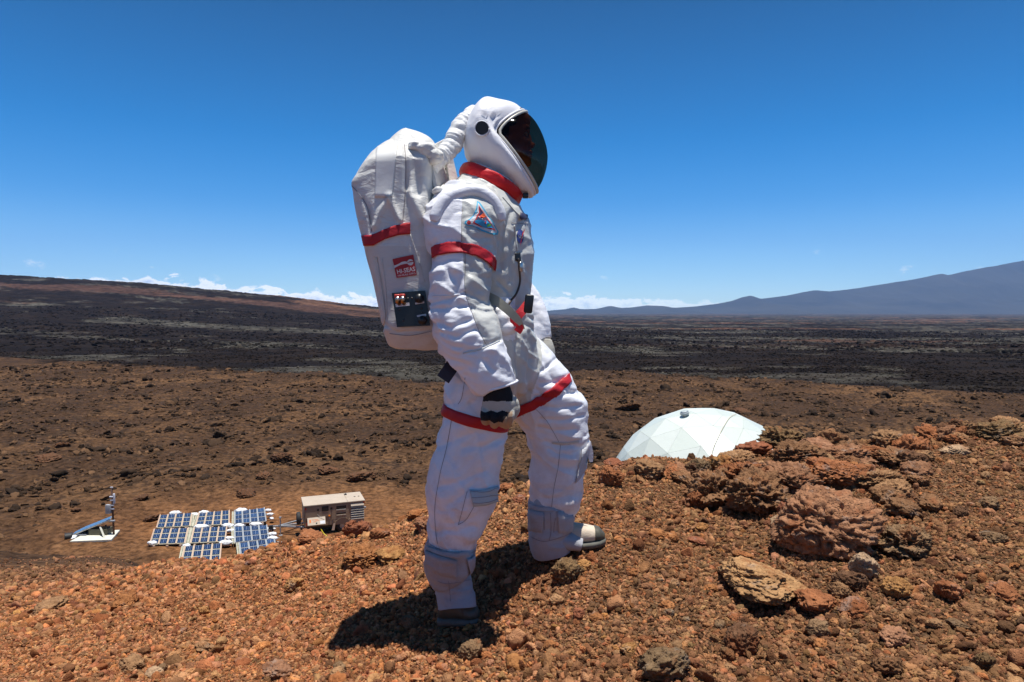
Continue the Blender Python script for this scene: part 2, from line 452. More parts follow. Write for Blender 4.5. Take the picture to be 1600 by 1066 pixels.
dist = q.n('ShaderNodeVectorMath', _operation='LENGTH', i0=geo).outputs['Value']
nearf = q.mr(dist, 8, 25, 1, 0)
nf_ = q.noise(geo, 45, 6, .7); nm_ = q.noise(geo, 2.4, 6, .7); nl_ = q.noise(geo, .05, 8, .72)
fine = q.mix(nearf, q.mix(q.mr(dist, 150, 400), nm_, nl_), nf_)
c_ = q.mix(q.mr(fine, .38, .62), q.mix(1.0, at, (.48, .45, .42), 'MULTIPLY'), q.mix(1.0, at, (1.55, 1.52, 1.48), 'MULTIPLY'))
p_ = q.n('ShaderNodeBsdfPrincipled', Base__Color=c_, Roughness=.97); p_.inputs['Specular IOR Level'].default_value = .1
b1 = q.n('ShaderNodeBump', Strength=.9, Distance=.012, Height=nf_)
b2 = q.n('ShaderNodeBump', Strength=q.mr(dist, 15, 40, 0, .9), Distance=.22, Height=nm_, Normal=b1.outputs[0])
b3 = q.n('ShaderNodeBump', Strength=q.mr(dist, 120, 400, 0, .7), Distance=5.0, Height=nl_, Normal=b2.outputs[0])
q.set(p_.inputs['Normal'], b3.outputs[0]); q.n('ShaderNodeOutputMaterial', Surface=p_)
GROUND_MAT = m_
me = mesh('ground', gv, gf, m_)
bm = None
at_ = me.color_attributes.new('tone', 'FLOAT_COLOR', 'POINT')
gc = np.c_[gcolor(np.r_[GX, 0], np.r_[GY, .01]), np.ones(len(gv))]
at_.data.foreach_set('color', gc.astype(np.float32).ravel())
ground = tag(obj('ground', me), 'cinder slope, brown lava flat and dark lava plain reaching the horizon', kind='structure')

# ============================================================ FAR MOUNTAINS
def mountain(name, sil, Y0, Yd, col, label, gully=.25, seed=1, base=-70, dark=None):
    """a relief whose crest line stands at distance Y0, its foot Yd nearer"""
    us = np.array([(p[0]-800)/FPX for p in sil]); hs = np.array([(487-p[1])/FPX*Y0 for p in sil])
    nx, ny = 360, 70
    X = np.linspace(us[0]*Y0, us[-1]*Y0, nx); T = np.linspace(-1, 1.0, ny)
    XX, T2 = np.meshgrid(X, T, indexing='ij')
    crest = np.interp(X/Y0, us, hs)
    crest = crest*(1+.012*fbm2(X*.0012, X*0, 4, seed))
    YY = Y0+T2*Yd+.22*Yd*noise2(XX/ (Yd*.9), XX*0+.5, seed+3)
    prof = 1-np.abs(T2)**.9
    g = fbm2(XX/ (Yd*.16), YY/(Yd*.5), 4, seed+9, .55, True)
    Z = base+(crest[:, None]-base)*prof*(1-gully*(1-g)*np.minimum(1, np.abs(T2)*2.2)*(prof > 0))
    f = (np.arange(nx-1)[:, None]*ny+np.arange(ny-1)[None])
    f = np.stack([f, f+ny, f+ny+1, f+1], -1).reshape(-1, 4)
    mm = mat(name+'_rock', col, .95, .35, .0008, 0, spec=.1, dirt=dark or (.05, .045, .03), dirt_amt=.7, dscale=.0004)
    return tag(obj(name, mesh(name, np.c_[XX.ravel(), YY.ravel(), Z.ravel()], f, mm)), label, kind='structure')
mountain('mountain', [(840, 487), (862, 485), (885, 483), (898, 480), (910, 483), (935, 482.5), (956, 477.5), (972, 481), (990, 480), (1010, 477),
         (1035, 478), (1049, 481), (1080, 479), (1113, 474.5), (1135, 470), (1151, 464.5), (1164, 462), (1174, 464.5), (1181, 467), (1205, 464.5), (1234, 461),
         (1262, 455.5), (1283, 452), (1308, 454), (1356, 448), (1405, 439), (1440, 433), (1468, 426.5), (1478, 429), (1527, 418.5), (1560, 413), (1600, 406),
         (1750, 375), (1950, 350), (2150, 372), (2400, 440), (2600, 480)], 15500, 3600, (.060, .055, .042),
         'long blue volcanic mountain rising to the right beyond the lava plain', .30, 3)
mountain('mountain', [(150, 486), (205, 462), (228, 450), (243, 445), (262, 444), (285, 449), (306, 456), (350, 472), (420, 486)], 17500, 2200, (.05, .05, .05),
         'small far blue mountain peeping over the left lava ridge below a cloud', .2, 7)

# ============================================================ AIR
hz = bpy.data.materials.new('haze_air'); hz.use_nodes = True; q = NT(hz.node_tree)
pv = q.n('ShaderNodeVolumePrincipled'); pv.inputs['Color'].default_value = (.27, .52, 1, 1); pv.inputs['Density'].default_value = 3.8e-5
pv.inputs['Anisotropy'].default_value = .15
q.nt.links.new(pv.outputs[0], q.n('ShaderNodeOutputMaterial').inputs['Volume'])
hb = MB().box(-22500, 27000, -21000, 21500, -140, 2300)
tag(hb.build('haze', hz), 'thin blue haze of air over the whole lava plain', kind='stuff')

# ============================================================ STONES
def ico(sub):
    bm = bmesh.new(); bmesh.ops.create_icosphere(bm, subdivisions=sub, radius=1)
    v = np.array([tuple(x.co) for x in bm.verts]); f = np.array([[q.index for q in g.verts] for g in bm.faces]); bm.free()
    return v, f
_ICO = {k: ico(k) for k in (2, 3, 4, 5, 6)}
def stone(sub, seed, rough=.30, cuts=7, flat=.75, knob=.15, fine=.05, hollow=0, folds=0, cracks=0):
    v, f = _ICO[sub]; v = v.copy(); rs = np.random.RandomState(seed); off = rs.rand(3)*50
    d = 1+rough*fbm3(v*1.3+off, 3, seed)*1.6
    p = v*d[:, None]
    for _ in range(cuts):                                   # broken faces
        n = rs.normal(size=3); n /= np.linalg.norm(n); h = .55+.35*rs.rand()
        s = p@n; p = p-np.outer(np.maximum(0, s-h)*.85, n)
    nrm = v
    if knob: p = p+nrm*(knob*fbm3(p*2.6+off, 3, seed+5, .6, True))[:, None]
    if folds:
        w = p+.25*np.c_[noise3(p*1.5+off, 1), noise3(p*1.5+off+9, 2), noise3(p*1.5+off+19, 3)]
        p = p+nrm*(folds*fbm3(w*np.array([2.2, 2.2, 6.5])+off, 3, seed+6, .5, True))[:, None]
    if hollow:
        for _ in range(hollow):
            c = rs.normal(size=3); c /= np.linalg.norm(c); c[1] = -abs(c[1]); rr = .18+.16*rs.rand()
            dd = np.linalg.norm(v-c, axis=1); p = p-nrm*(.22*np.exp(-(dd/rr)**2))[:, None]
    if cracks:
        g_ = np.abs(noise3(p*1.7+off+.35*noise3(p*4+off, seed+21)[:, None], seed+20)); p = p-nrm*(cracks*np.exp(-(g_/.05)**2))[:, None]
        g_ = np.abs(noise3(p*3.6+off, seed+22)); p = p-nrm*(cracks*.5*np.exp(-(g_/.05)**2))[:, None]
    if fine: p = p+nrm*(fine*fbm3(p*8+off, 3, seed+8, .65, True))[:, None]
    p = p*np.array([1, .85+.3*rs.rand(), flat]); p -= (p.max(0)+p.min(0))/2
    return p/np.abs(p[:, :1]).max(), f
ROCK = rock_mat('cinder_stone', 'object'); GRAV = rock_mat('cinder_gravel_stone', 'instancer')

def clean_mod(o): return o
def proto_collection(name, n, sub, seed, **kw):
    c = bpy.data.collections.new(name)
    for i in range(n):
        v, f = stone(sub, seed+i, **kw)
        o = bpy.data.objects.new('stone_shape', mesh('stone_shape', v, f, GRAV, smooth=False)); c.objects.link(o)
    return c
def scatter(name, label, pts, scl, tone, coll, nproto, seed, flatz=None):
    """one stuff object: many loose stones instanced on points by geometry nodes"""
    rs = np.random.RandomState(seed); n = len(pts)
    me = bpy.data.meshes.new(name); me.vertices.add(n); me.vertices.foreach_set('co', np.asarray(pts, np.float32).ravel())
    def att(nm, typ, data, key):
        a = me.attributes.new(nm, typ, 'POINT'); a.data.foreach_set(key, data.ravel())
    att('scl', 'FLOAT_VECTOR', (np.asarray(scl)[:, None]*(.55+.9*rs.rand(n, 3))).astype(np.float32), 'vector')
    att('rot', 'FLOAT_VECTOR', (rs.rand(n, 3)*6.283).astype(np.float32) if flatz is None else np.c_[(rs.rand(n, 2)-.5)*flatz, rs.rand(n)*6.283].astype(np.float32), 'vector')
    att('pick', 'INT', rs.randint(0, nproto, n).astype(np.int32), 'value')
    att('tone', 'FLOAT_VECTOR', np.asarray(tone, np.float32), 'vector')
    g = bpy.data.node_groups.new(name, 'GeometryNodeTree')
    g.interface.new_socket('Geometry', in_out='INPUT', socket_type='NodeSocketGeometry')
    g.interface.new_socket('Geometry', in_out='OUTPUT', socket_type='NodeSocketGeometry')
    N = g.nodes.new; L = g.links.new
    gi = N('NodeGroupInput'); go = N('NodeGroupOutput'); io = N('GeometryNodeInstanceOnPoints'); ci = N('GeometryNodeCollectionInfo')
    ci.inputs['Collection'].default_value = coll; ci.inputs['Separate Children'].default_value = True; ci.inputs['Reset Children'].default_value = True
    def na(nm, dt):
        a = N('GeometryNodeInputNamedAttribute'); a.data_type = dt; a.inputs['Name'].default_value = nm
        return [o_ for o_ in a.outputs if o_.enabled and o_.name == 'Attribute'][0]
    L(gi.outputs[0], io.inputs['Points']); L(ci.outputs[0], io.inputs['Instance']); io.inputs['Pick Instance'].default_value = True
    L(na('pick', 'INT'), io.inputs['Instance Index'])
    e = N('FunctionNodeEulerToRotation'); L(na('rot', 'FLOAT_VECTOR'), e.inputs[0]); L(e.outputs[0], io.inputs['Rotation'])
    L(na('scl', 'FLOAT_VECTOR'), io.inputs['Scale']); L(io.outputs[0], go.inputs[0])
    o = obj(name, me); md = o.modifiers.new('scatter', 'NODES'); md.node_group = g
    return tag(o, label, kind='stuff')

PAL = {  # albedos of single stones
    'rust': (.30, .120, .058), 'orange': (.40, .180, .075), 'ochre': (.42, .235, .095), 'tan': (.35, .220, .130), 'brown': (.21, .120, .070),
    'dark': (.115, .065, .045), 'red': (.25, .090, .058), 'pink': (.37, .205, .140), 'grey': (.22, .160, .105), 'olive': (.155, .115, .066),
    'pale': (.44, .34, .25), 'boulder': (.275, .150, .098), 'crust': (.42, .27, .145), 'greygreen': (.18, .14, .092)}
def tones(x, y, rs):
    n = len(x)
    th = np.arctan2(x, y); a = fbm2(x*.9, y*.9, 4, 31)
    o = np.clip(.36-1.5*(th-.05)+.8*a+.12*rs.normal(size=n), 0, 1)          # more orange to the left, browner to the right
    keysA = ['rust', 'orange', 'tan', 'pink', 'brown', 'ochre', 'red', 'tan']; keysB = ['brown', 'tan', 'tan', 'grey', 'rust', 'brown', 'olive', 'orange']
    A_ = np.array([PAL[k] for k in keysA]); B_ = np.array([PAL[k] for k in keysB])
    pa = rs.choice(8, n, p=[.26, .20, .24, .06, .13, .02, .02, .07]); pb = rs.choice(8, n, p=[.26, .30, .22, .08, .07, .03, .03, .01])
    c = np.where((rs.rand(n) < o)[:, None], A_[pa], B_[pb])
    m = c.mean(0); c = m+(c-m)*.62
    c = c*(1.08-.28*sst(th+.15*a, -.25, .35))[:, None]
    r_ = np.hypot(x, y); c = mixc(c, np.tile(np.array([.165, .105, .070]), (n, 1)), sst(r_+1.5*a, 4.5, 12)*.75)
    return c*np.array([1.03, .87, .72])*(.42+1.05*rs.rand(n, 1))*(1+.04*rs.normal(size=(n, 3)))

gcoll = proto_collection('gravel_shapes', 16, 3, 100, rough=.6, cuts=14, flat=.65, knob=.42, fine=.2)
gcoll2 = proto_collection('gravel_small_shapes', 14, 2, 200, rough=.7, cuts=10, flat=.7, knob=.35, fine=.10)
rs = np.random.RandomState(5)
def polar(n, r0, r1, pw, tmax=.80):
    """points whose number per area falls off as r**-pw"""
    u = rs.rand(n); e = 2-pw
    r = (r0**e+(r1**e-r0**e)*u)**(1/e) if abs(e) > 1e-6 else r0*(r1/r0)**u
    th = (rs.rand(n)*2-1)*tmax
    return r*np.sin(th), r*np.cos(th), r
def gravel(name, label, n, r0, r1, pw, s0, s1, sp, coll, npr, seed, sink=.1, keep=None, grow=0, patch=False):
    x, y, r = polar(n, r0, r1, pw)
    s = s0*(s1/s0)**(rs.rand(n)**sp)
    s = s*(1+grow*np.maximum(0, r-4)/4)
    k = (r < 40)
    if keep is not None: k &= keep(x, y, r)
    if patch: k &= rs.rand(n) < .25+.95*sst(fbm2(x*1.7, y*1.7, 3, 51), -.35, .3)
    x, y, s, r = x[k], y[k], s[k], r[k]
    z = H(x, y)+s*(.35-sink-.4*rs.rand(len(x)))
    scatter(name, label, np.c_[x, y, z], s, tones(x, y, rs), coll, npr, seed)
def vis(x, y, r):                     # not buried behind the crest, where nothing shows
    z = H0(x, y); px, py = proj(np.c_[x, y, z])
    return (r < 5.6) | (px < 480)
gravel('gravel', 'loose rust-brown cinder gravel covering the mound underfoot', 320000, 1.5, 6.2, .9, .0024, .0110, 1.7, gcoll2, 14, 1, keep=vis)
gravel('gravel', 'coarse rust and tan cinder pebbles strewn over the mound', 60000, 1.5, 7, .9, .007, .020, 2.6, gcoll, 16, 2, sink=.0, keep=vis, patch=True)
gravel('gravel', 'cinder pebbles thinning out down the left flank of the mound', 90000, 4.5, 26, 1.5, .008, .032, 2.0, gcoll2, 14, 3, sink=.0,
       keep=lambda x, y, r: (np.arctan2(x, y) < -.26) & (r < 9+17*rs.rand(len(r))+3*noise2(x*.3, y*.3, 93)), grow=.25)
gravel('gravel', 'fist-sized cinder lumps between the pebbles', 3000, 1.6, 7, .8, .017, .036, 2.4, gcoll, 16, 4, sink=-.05, keep=vis, patch=True)

# rubble on the brown flat and dark clinker on the far side of it
lcoll = proto_collection('clinker_shapes', 10, 3, 300, rough=.6, cuts=6, flat=.6, knob=.5, fine=.18)
n = 120000
x, y, r = polar(n, 26, 200, 1.25)
s2 = fbm2(x*.35, y*.35, 4, 34, .6); s3 = fbm2(x*1.3, y*1.3, 3, 35, .6); cl = fbm2(x*.22, y*.22, 4, 37, .6)
fz = flat_zone(x, y)
dens = sst(cl+.5*s3, -.22, .25)*(1-np.minimum(1, fz*1.6))
k = (rs.rand(n) < dens*.97+.03) & (edge_dist(x, y) < 1) & (H0(x, y) < -12)
k &= ~((fz > .25) & (rs.rand(n) > .25))
x, y, r, cl, s3 = x[k], y[k], r[k], cl[k], s3[k]
s = .045*(8.0)**(rs.rand(len(x))**2.2)*(1+.003*r)*np.where(flat_zone(x, y) > .15, .45, 1)*(.7+.9*sst(cl, .1, .5))
dk = sst(cl+.4*s3+.18*rs.normal(size=len(x)), -.05, .40)
base_t = mixc(np.tile(np.array([.130, .074, .040]), (len(x), 1)), np.tile(np.array([.036, .023, .015]), (len(x), 1)), dk)
tn = base_t*(.55+.8*rs.rand(len(x), 1))
scatter('lava_rubble', 'dark clinker rubble scattered over the brown cinder flat', np.c_[x, y, H(x, y)+.12*s], s, tn, lcoll, 10, 6, flatz=1.6)

# broken blocks that roughen the dark lava beyond the flat
for (n, r0, r1, pw, s0, s1, sd) in ((60000, 120, 420, 1.0, .15, .62, 71), (30000, 400, 1100, 1.0, .5, 1.7, 72)):
    x, y, r = polar(n, r0, r1, pw)
    k = (edge_dist(x, y) > 4) & (rs.rand(n) < .25+.9*sst(fbm2(x*.02*120/r0, y*.03*120/r0, 3, 73), -.2, .3)); x, y, r = x[k], y[k], r[k]
    s = s0*(s1/s0)**(rs.rand(len(x))**2)
    tn = gcolor(x, y)*(.55+.95*rs.rand(len(x), 1)**1.5)
    scatter('lava_rubble', 'broken blocks of dark lava on the plain beyond the brown flat', np.c_[x, y, H(x, y)+.1*s], s, tn, lcoll, 10, sd, flatz=1.2)

# ------------------------------------------------------------ single stones one can point at
LIB = {}
def lib(kind, i):
    if (kind, i) not in LIB:
        kw = dict(b=dict(sub=5, rough=.45, cuts=11, flat=.72, knob=.26, fine=.12, cracks=.07), a=dict(sub=4, rough=.34, cuts=8, flat=.75, knob=.18, fine=.07), c=dict(sub=5, rough=.5, cuts=3, flat=.70, knob=.42, fine=.16, hollow=5),
                  s=dict(sub=4, rough=.5, cuts=13, flat=.7, knob=.32, fine=.14, cracks=.05))[kind]
        v, f = stone(seed=500+17*i+ord(kind), **kw); LIB[(kind, i)] = mesh('stone', v, f, ROCK)
    return LIB[(kind, i)]
_rr = random.Random(9)
def rock(px, pyb, w, h, tone, label, kind='a', group=None, me=None, name='stone', yaw=None, depth=1.0, tilt=.25, shade=None, sink=.18):
    g = ghit(px, pyb); hw = w/2/FPX*g.y; hh = h/2/FPX*g.y; hh = max(.78*hh, hh-.7*hw*depth*abs(g.z/g.y))
    me = me or lib(kind, _rr.randrange(7 if kind != 'c' else 6))
    o = obj(name, me)
    zr = max(v.co.z for v in me.vertices) if len(me.vertices) < 3000 else .72
    zz = hh/zr*(1+sink*.6)
    o.scale = (hw, hw*depth, zz)
    o.rotation_euler = (_rr.uniform(-tilt, tilt), _rr.uniform(-tilt, tilt), _rr.uniform(0, 6.28) if yaw is None else yaw)
    o.location = g+Vector((0, hw*depth*.55, hh*(1-sink*1.6)))
    c = [(a_*.75+m_*.25)*b_ for a_, m_, b_ in zip(PAL[tone], (.27, .155, .09), (1, .92, .80))]; k = shade or _rr.uniform(.85, 1.12); o.color = (c[0]*k, c[1]*k, c[2]*k, 1)
    return tag(o, label, 'stone' if w < 60 else 'boulder', group)

v, f = stone(6, 77, rough=.36, cuts=9, flat=.80, knob=.16, fine=.055, hollow=4, folds=.14, cracks=.13)
rock(1299, 868, 158, 142, 'boulder', 'large red-brown boulder with flowing folds and a rusty hollow, biggest on the mound', me=mesh('boulder', v, f, ROCK), name='boulder', yaw=.2, tilt=.08, shade=1.2, depth=1.25)
v, f = stone(6, 81, rough=.35, cuts=4, flat=.70, knob=.20, fine=.08, hollow=5, cracks=.12)
rock(1205, 938, 124, 58, 'crust', 'ochre and white crusted rock lying just below the biggest boulder', me=mesh('boulder', v, f, ROCK), name='boulder', yaw=0, tilt=.08, shade=1.1)
v, f = stone(6, 95, rough=.55, cuts=7, flat=.7, knob=.46, fine=.17, hollow=6, cracks=.12)
CL2 = mesh('boulder', *stone(6, 131, rough=.6, cuts=9, flat=.6, knob=.40, fine=.17, hollow=5, cracks=.12), ROCK)
CL = mesh('boulder', v, f, ROCK)
for a in [
    (1122, 795, 96, 84, 'brown', 'overhanging brown clinker outcrop left of the biggest boulder', CL, .3),
    (1205, 800, 120, 90, 'brown', 'brown clinker mass joining the outcrop to the biggest boulder', CL, 2.1),
    (1228, 702, 78, 50, 'olive', 'dark olive-grey clinker block on the crest touching the dome', CL, 4.0),
    (1170, 775, 110, 74, 'rust', 'rusty broken clinker mass in the middle of the outcrop below the crest', CL2, 1.0),
    (1240, 782, 110, 80, 'boulder', 'red-brown jagged block behind the left shoulder of the biggest boulder', CL2, 3.4),
    (1310, 766, 120, 62, 'rust', 'wide rusty jagged block behind the top of the biggest boulder', CL2, 5.0),
    (1265, 728, 100, 52, 'brown', 'brown jagged block of the outcrop just below the crest', CL, 2.6),
    (1160, 735, 80, 40, 'tan', 'tan jagged clinker at the upper left end of the outcrop', CL2, 2.2),
    (1380, 772, 100, 50, 'tan', 'tan jagged ledge right behind the biggest boulder', CL2, .4),
    (1335, 728, 90, 40, 'boulder', 'reddish ledge of the outcrop right under the crest', CL, .9),
    (1410, 730, 80, 36, 'brown', 'brown ledge at the right end of the outcrop under the crest', CL2, 4.2),
    (1420, 872, 92, 72, 'grey', 'grey-brown clinker block right against the biggest boulder', CL, 5.1),
    (1583, 690, 78, 44, 'olive', 'dark knobbly clinker on the crest at the right edge', CL, 1.1),
    (565, 886, 78, 42, 'orange', 'orange and yellow stained outcrop on the crest below the trailer', CL, 3.2)]:
    rock(a[0], a[1], a[2], a[3], a[4], a[5], me=a[6], yaw=a[7], name='boulder', tilt=.12)
AUTH = [
 (1182, 716, 72, 32, 'red', 'dark red slab lying on the crest right of the dome', 'c'), (1143, 709, 18, 20, 'brown', 'small pointed stone standing up against the white dome', 'b'),
 (1092, 750, 44, 44, 'greygreen', 'grey lichened clinker on the crest below the dome', 'c'), (1140, 742, 58, 42, 'ochre', 'pale ochre lump between grey clinker and red slab', 'c'),
 (1017, 748, 54, 38, 'tan', 'tan flat-topped stone on the crest before the dome left side', 'c'), (957, 762, 46, 46, 'rust', 'rusty stone on the crest left of the dome', 'c'),
 (962, 732, 34, 18, 'red', 'small red-brown stone just under the dome left edge', 'b'), (1250, 716, 52, 32, 'pink', 'pinkish stone in front of the olive clinker block', 'b'),
 (1292, 718, 72, 38, 'pink', 'long pink-tan stone on the crest right of the olive clinker', 'b'), (1330, 712, 50, 30, 'brown', 'brown clinker on the crest right of the pink stone', 'c'),
 (1392, 700, 58, 36, 'tan', 'tan clinker standing above the crest line', 'c'), (1372, 718, 56, 28, 'rust', 'rusty clinker just below the tan crest clinker', 'c'),
 (1348, 760, 70, 44, 'rust', 'rusty flat rock above the biggest boulder', 'b'), (1405, 782, 60, 44, 'tan', 'tan rock right above the grey-brown clinker', 'b'),
 (1290, 752, 50, 32, 'tan', 'pale tan crusted rock capping the top of the biggest boulder', 'c'),
 (1232, 806, 28, 27, 'red', 'small rust stone perched on the left shoulder of the biggest boulder', 'b'), (1218, 826, 26, 28, 'pale', 'small pale stone leaning on the left flank of the biggest boulder', 'b'),
 (1425, 812, 58, 38, 'brown', 'brown block between tan rock and grey-brown clinker', 'b'), (1357, 903, 46, 52, 'pale', 'white and orange stone under the right side of the biggest boulder', 'b'),
 (1336, 922, 56, 36, 'dark', 'dark maroon stone beside the white and orange one', 'b'), (1407, 934, 54, 40, 'ochre', 'tan-yellow stone right of the dark maroon one', 'b'),
 (1282, 956, 72, 38, 'rust', 'long rust stone below the right end of the crusted rock', 'b'), (1318, 934, 40, 30, 'tan', 'tan stone between the crusted rock and the maroon stone', 'b'),
 (1040, 1066, 92, 62, 'greygreen', 'large grey-green rock at the bottom centre of the mound', 'b'), (1160, 1026, 56, 60, 'dark', 'dark maroon block right of the grey-green rock', 'b'),
 (1140, 1034, 26, 26, 'olive', 'small olive stone leaning on the dark maroon block', 'b'), (1044, 956, 26, 22, 'orange', 'bright orange pebble alone above the grey-green rock', 's'),
 (1284, 998, 40, 34, 'grey', 'grey-brown stone below the long rust stone', 'b'), (1272, 1010, 20, 20, 'brown', 'small brown stone tucked under the grey-brown one', 's'),
 (1492, 938, 44, 38, 'rust', 'two-tone rust stone alone in the right gravel', 'b'), (1577, 940, 50, 34, 'rust', 'dark rust wedge near the right edge', 'b'),
 (1340, 966, 48, 34, 'rust', 'rust and orange stone right of the long rust stone', 'b'), (884, 912, 52, 50, 'olive', 'olive-brown clinker lump below the front boot', 'c'),
 (910, 896, 34, 24, 'ochre', 'ochre stone between the clinker lump and the front boot', 'b'), (733, 1034, 42, 42, 'grey', 'grey-brown stone at the edge of the shadow below the rear boot', 'b'),
 (610, 878, 50, 26, 'ochre', 'yellow-orange stone right of the stained outcrop', 'b'), (546, 838, 26, 34, 'red', 'upright rust clinker on the crest before the trailer wheel', 'c'),
 (566, 838, 34, 32, 'red', 'tilted red slab on the crest before the trailer rear', 'b'), (592, 842, 34, 22, 'rust', 'rust stone right of the tilted red slab', 'b'),
 (649, 812, 38, 20, 'orange', 'flat pale orange stone on the crest beside the rear calf', 'b'), (662, 832, 44, 32, 'pink', 'pink-red rock half hidden behind the rear calf', 'c'),
 (484, 852, 50, 24, 'rust', 'flat rust stone on the crest below the trailer drawbar', 'b'), (456, 926, 34, 30, 'ochre', 'rounded orange-yellow stone left of the shadow', 'b'),
 (186, 954, 52, 28, 'orange', 'long tan-orange stone alone on the left slope', 'b'), (263, 950, 20, 16, 'rust', 'small rust stone right of the long tan-orange stone', 's'),
 (318, 962, 18, 18, 'ochre', 'small yellow stone in the left slope gravel', 's'), (66, 958, 52, 20, 'tan', 'flat tan stone near the left edge', 'b'),
 (155, 996, 15, 14, 'red', 'small bright red pebble on the left slope', 's'), (388, 886, 18, 15, 'red', 'dark red pebble on the crest under the right-hand solar panels', 's'),
 (198, 1052, 52, 26, 'tan', 'tan slab near the bottom left', 'b'), (236, 1060, 30, 18, 'pale', 'pale grey stone beside the tan slab', 'b'),
 (316, 1020, 36, 18, 'tan', 'tan clinker left of the shadow tip', 'c'), (430, 1064, 54, 34, 'pink', 'pink-tan rock at the bottom left of the shadow', 'b'),
 (790, 770, 34, 18, 'rust', 'rust clinker on the crest between the legs', 'c'), (812, 788, 26, 18, 'red', 'red stone just below the crest between the legs', 'b'),
 (1462, 800, 50, 34, 'brown', 'brown block in the gravel right of the brown crest rocks', 'b'), (1505, 810, 26, 24, 'dark', 'small dark stone with a flat face in the right gravel', 'b'),
 (1550, 795, 34, 24, 'grey', 'grey stone in the far right gravel', 'b'), (1445, 722, 44, 24, 'tan', 'tan lump below the crest on the right', 'b'),
 (1500, 712, 40, 20, 'pale', 'pale lump below the crest left of the dark knobbly clinker', 'b'), (1100, 830, 24, 16, 'ochre', 'small ochre stone under the overhanging outcrop', 's'),
 (1030, 845, 30, 20, 'orange', 'orange-tan stone in the gravel right of the front boot', 'b'), (1052, 848, 24, 18, 'orange', 'burnt orange stone touching the orange-tan one', 'b'),
 (1092, 852, 30, 14, 'red', 'flat red stone in the gravel left of the crusted rock', 'b'), (1165, 880, 48, 20, 'orange', 'orange stained patch stone above the crusted rock', 'c'),
 (1112, 925, 26, 14, 'orange', 'flat orange stone left of the crusted rock', 's'), (985, 1025, 32, 26, 'ochre', 'ochre stone above left of the grey-green rock', 'b'),
 (1500, 985, 34, 20, 'grey', 'grey flat stone in the lower right gravel', 'b'), (1400, 1010, 44, 34, 'pink', 'pink-brown lump in the lower right gravel', 'b'),
 (1395, 1056, 48, 36, 'brown', 'brown lump at the bottom edge on the right', 'c'), (1545, 1052, 40, 40, 'olive', 'olive lump at the bottom right corner', 'c'),
 (1465, 985, 30, 22, 'tan', 'round tan pebble left of the grey flat stone', 's'), (1560, 850, 40, 24, 'grey', 'grey wedge near the right edge above the rust wedge', 'b'),
 (715, 1002, 22, 16, 'brown', 'small brown stone in the shadow under the rear boot', 's'), (770, 968, 20, 16, 'orange', 'orange pebble at the toe of the rear boot', 's'),
 (640, 985, 40, 26, 'grey', 'grey stone lying in the shadow left of the rear boot', 'b'), (780, 905, 30, 20, 'rust', 'rust stone in the shadow between the boots', 'b'),
 (525, 1060, 30, 20, 'tan', 'tan stone below the shadow tip', 'b'), (860, 1015, 24, 18, 'orange', 'orange stone below the middle of the gravel between both boots', 's'),
 (905, 968, 26, 22, 'red', 'dark red stone under the olive-brown clinker lump', 'b'), (932, 972, 22, 18, 'orange', 'orange-red stone right of the dark red one', 's'),
 (870, 945, 24, 20, 'tan', 'tan stone left below the olive-brown clinker lump', 's'), (1195, 742, 46, 28, 'tan', 'tan clinker between the overhanging outcrop and the crest slab', 'c'),
 (1330, 742, 44, 26, 'orange', 'orange clinker right of the pale crusted cap', 'c'), (1440, 760, 40, 22, 'brown', 'brown clinker up the slope from the brown block', 'c'),
]
for a in AUTH: rock(a[0], a[1], a[2], a[3], a[4], a[5], a[6])
# further cinders, alike but for colour and place
ZONES = [((20, 430), (905, 1060), 'on the left slope'), ((440, 700), (850, 1062), 'between the crest and the shadow'), ((760, 1080), (790, 1062), 'right of the boots'),
         ((1090, 1340), (960, 1062), 'below the crusted rock'), ((1350, 1590), (700, 1062), 'in the right gravel')]
USED = set()
WORD = {'rust': 'rust-brown', 'orange': 'orange', 'tan': 'tan', 'brown': 'dull brown', 'pink': 'pinkish', 'grey': 'grey-brown'}
for zi, (xr, yr, where) in enumerate(ZONES):
    for k in range(24):
        px = _rr.uniform(*xr); py = _rr.uniform(*yr); key = _rr.choice(list(WORD))
        g = ghit(px, py)
        if g.y > 9: continue
        sz = _rr.uniform(.022, .050); w = sz*FPX/g.y; fl = _rr.uniform(.5, .9)
        for _t in range(200):
            sz = _rr.uniform(.022, .050); fl = _rr.uniform(.5, .9); key = _rr.choice(list(WORD)); w = sz*FPX/g.y
            nm = ('walnut-sized' if sz < .031 else 'egg-sized' if sz < .040 else 'fist-sized')+(' flattish ' if fl < .7 else ' blocky ')+WORD[key]
            if (nm, zi) not in USED: break
        USED.add((nm, zi))
        nm = ('walnut-sized' if sz < .031 else 'egg-sized' if sz < .040 else 'fist-sized')+(' flattish ' if fl < .7 else ' blocky ')+WORD[key]
        rock(px, py, w, w*fl, key, '%s cinder stone in the gravel %s' % (nm, where), 's', '%s cinder stones %s' % (WORD[key], where))
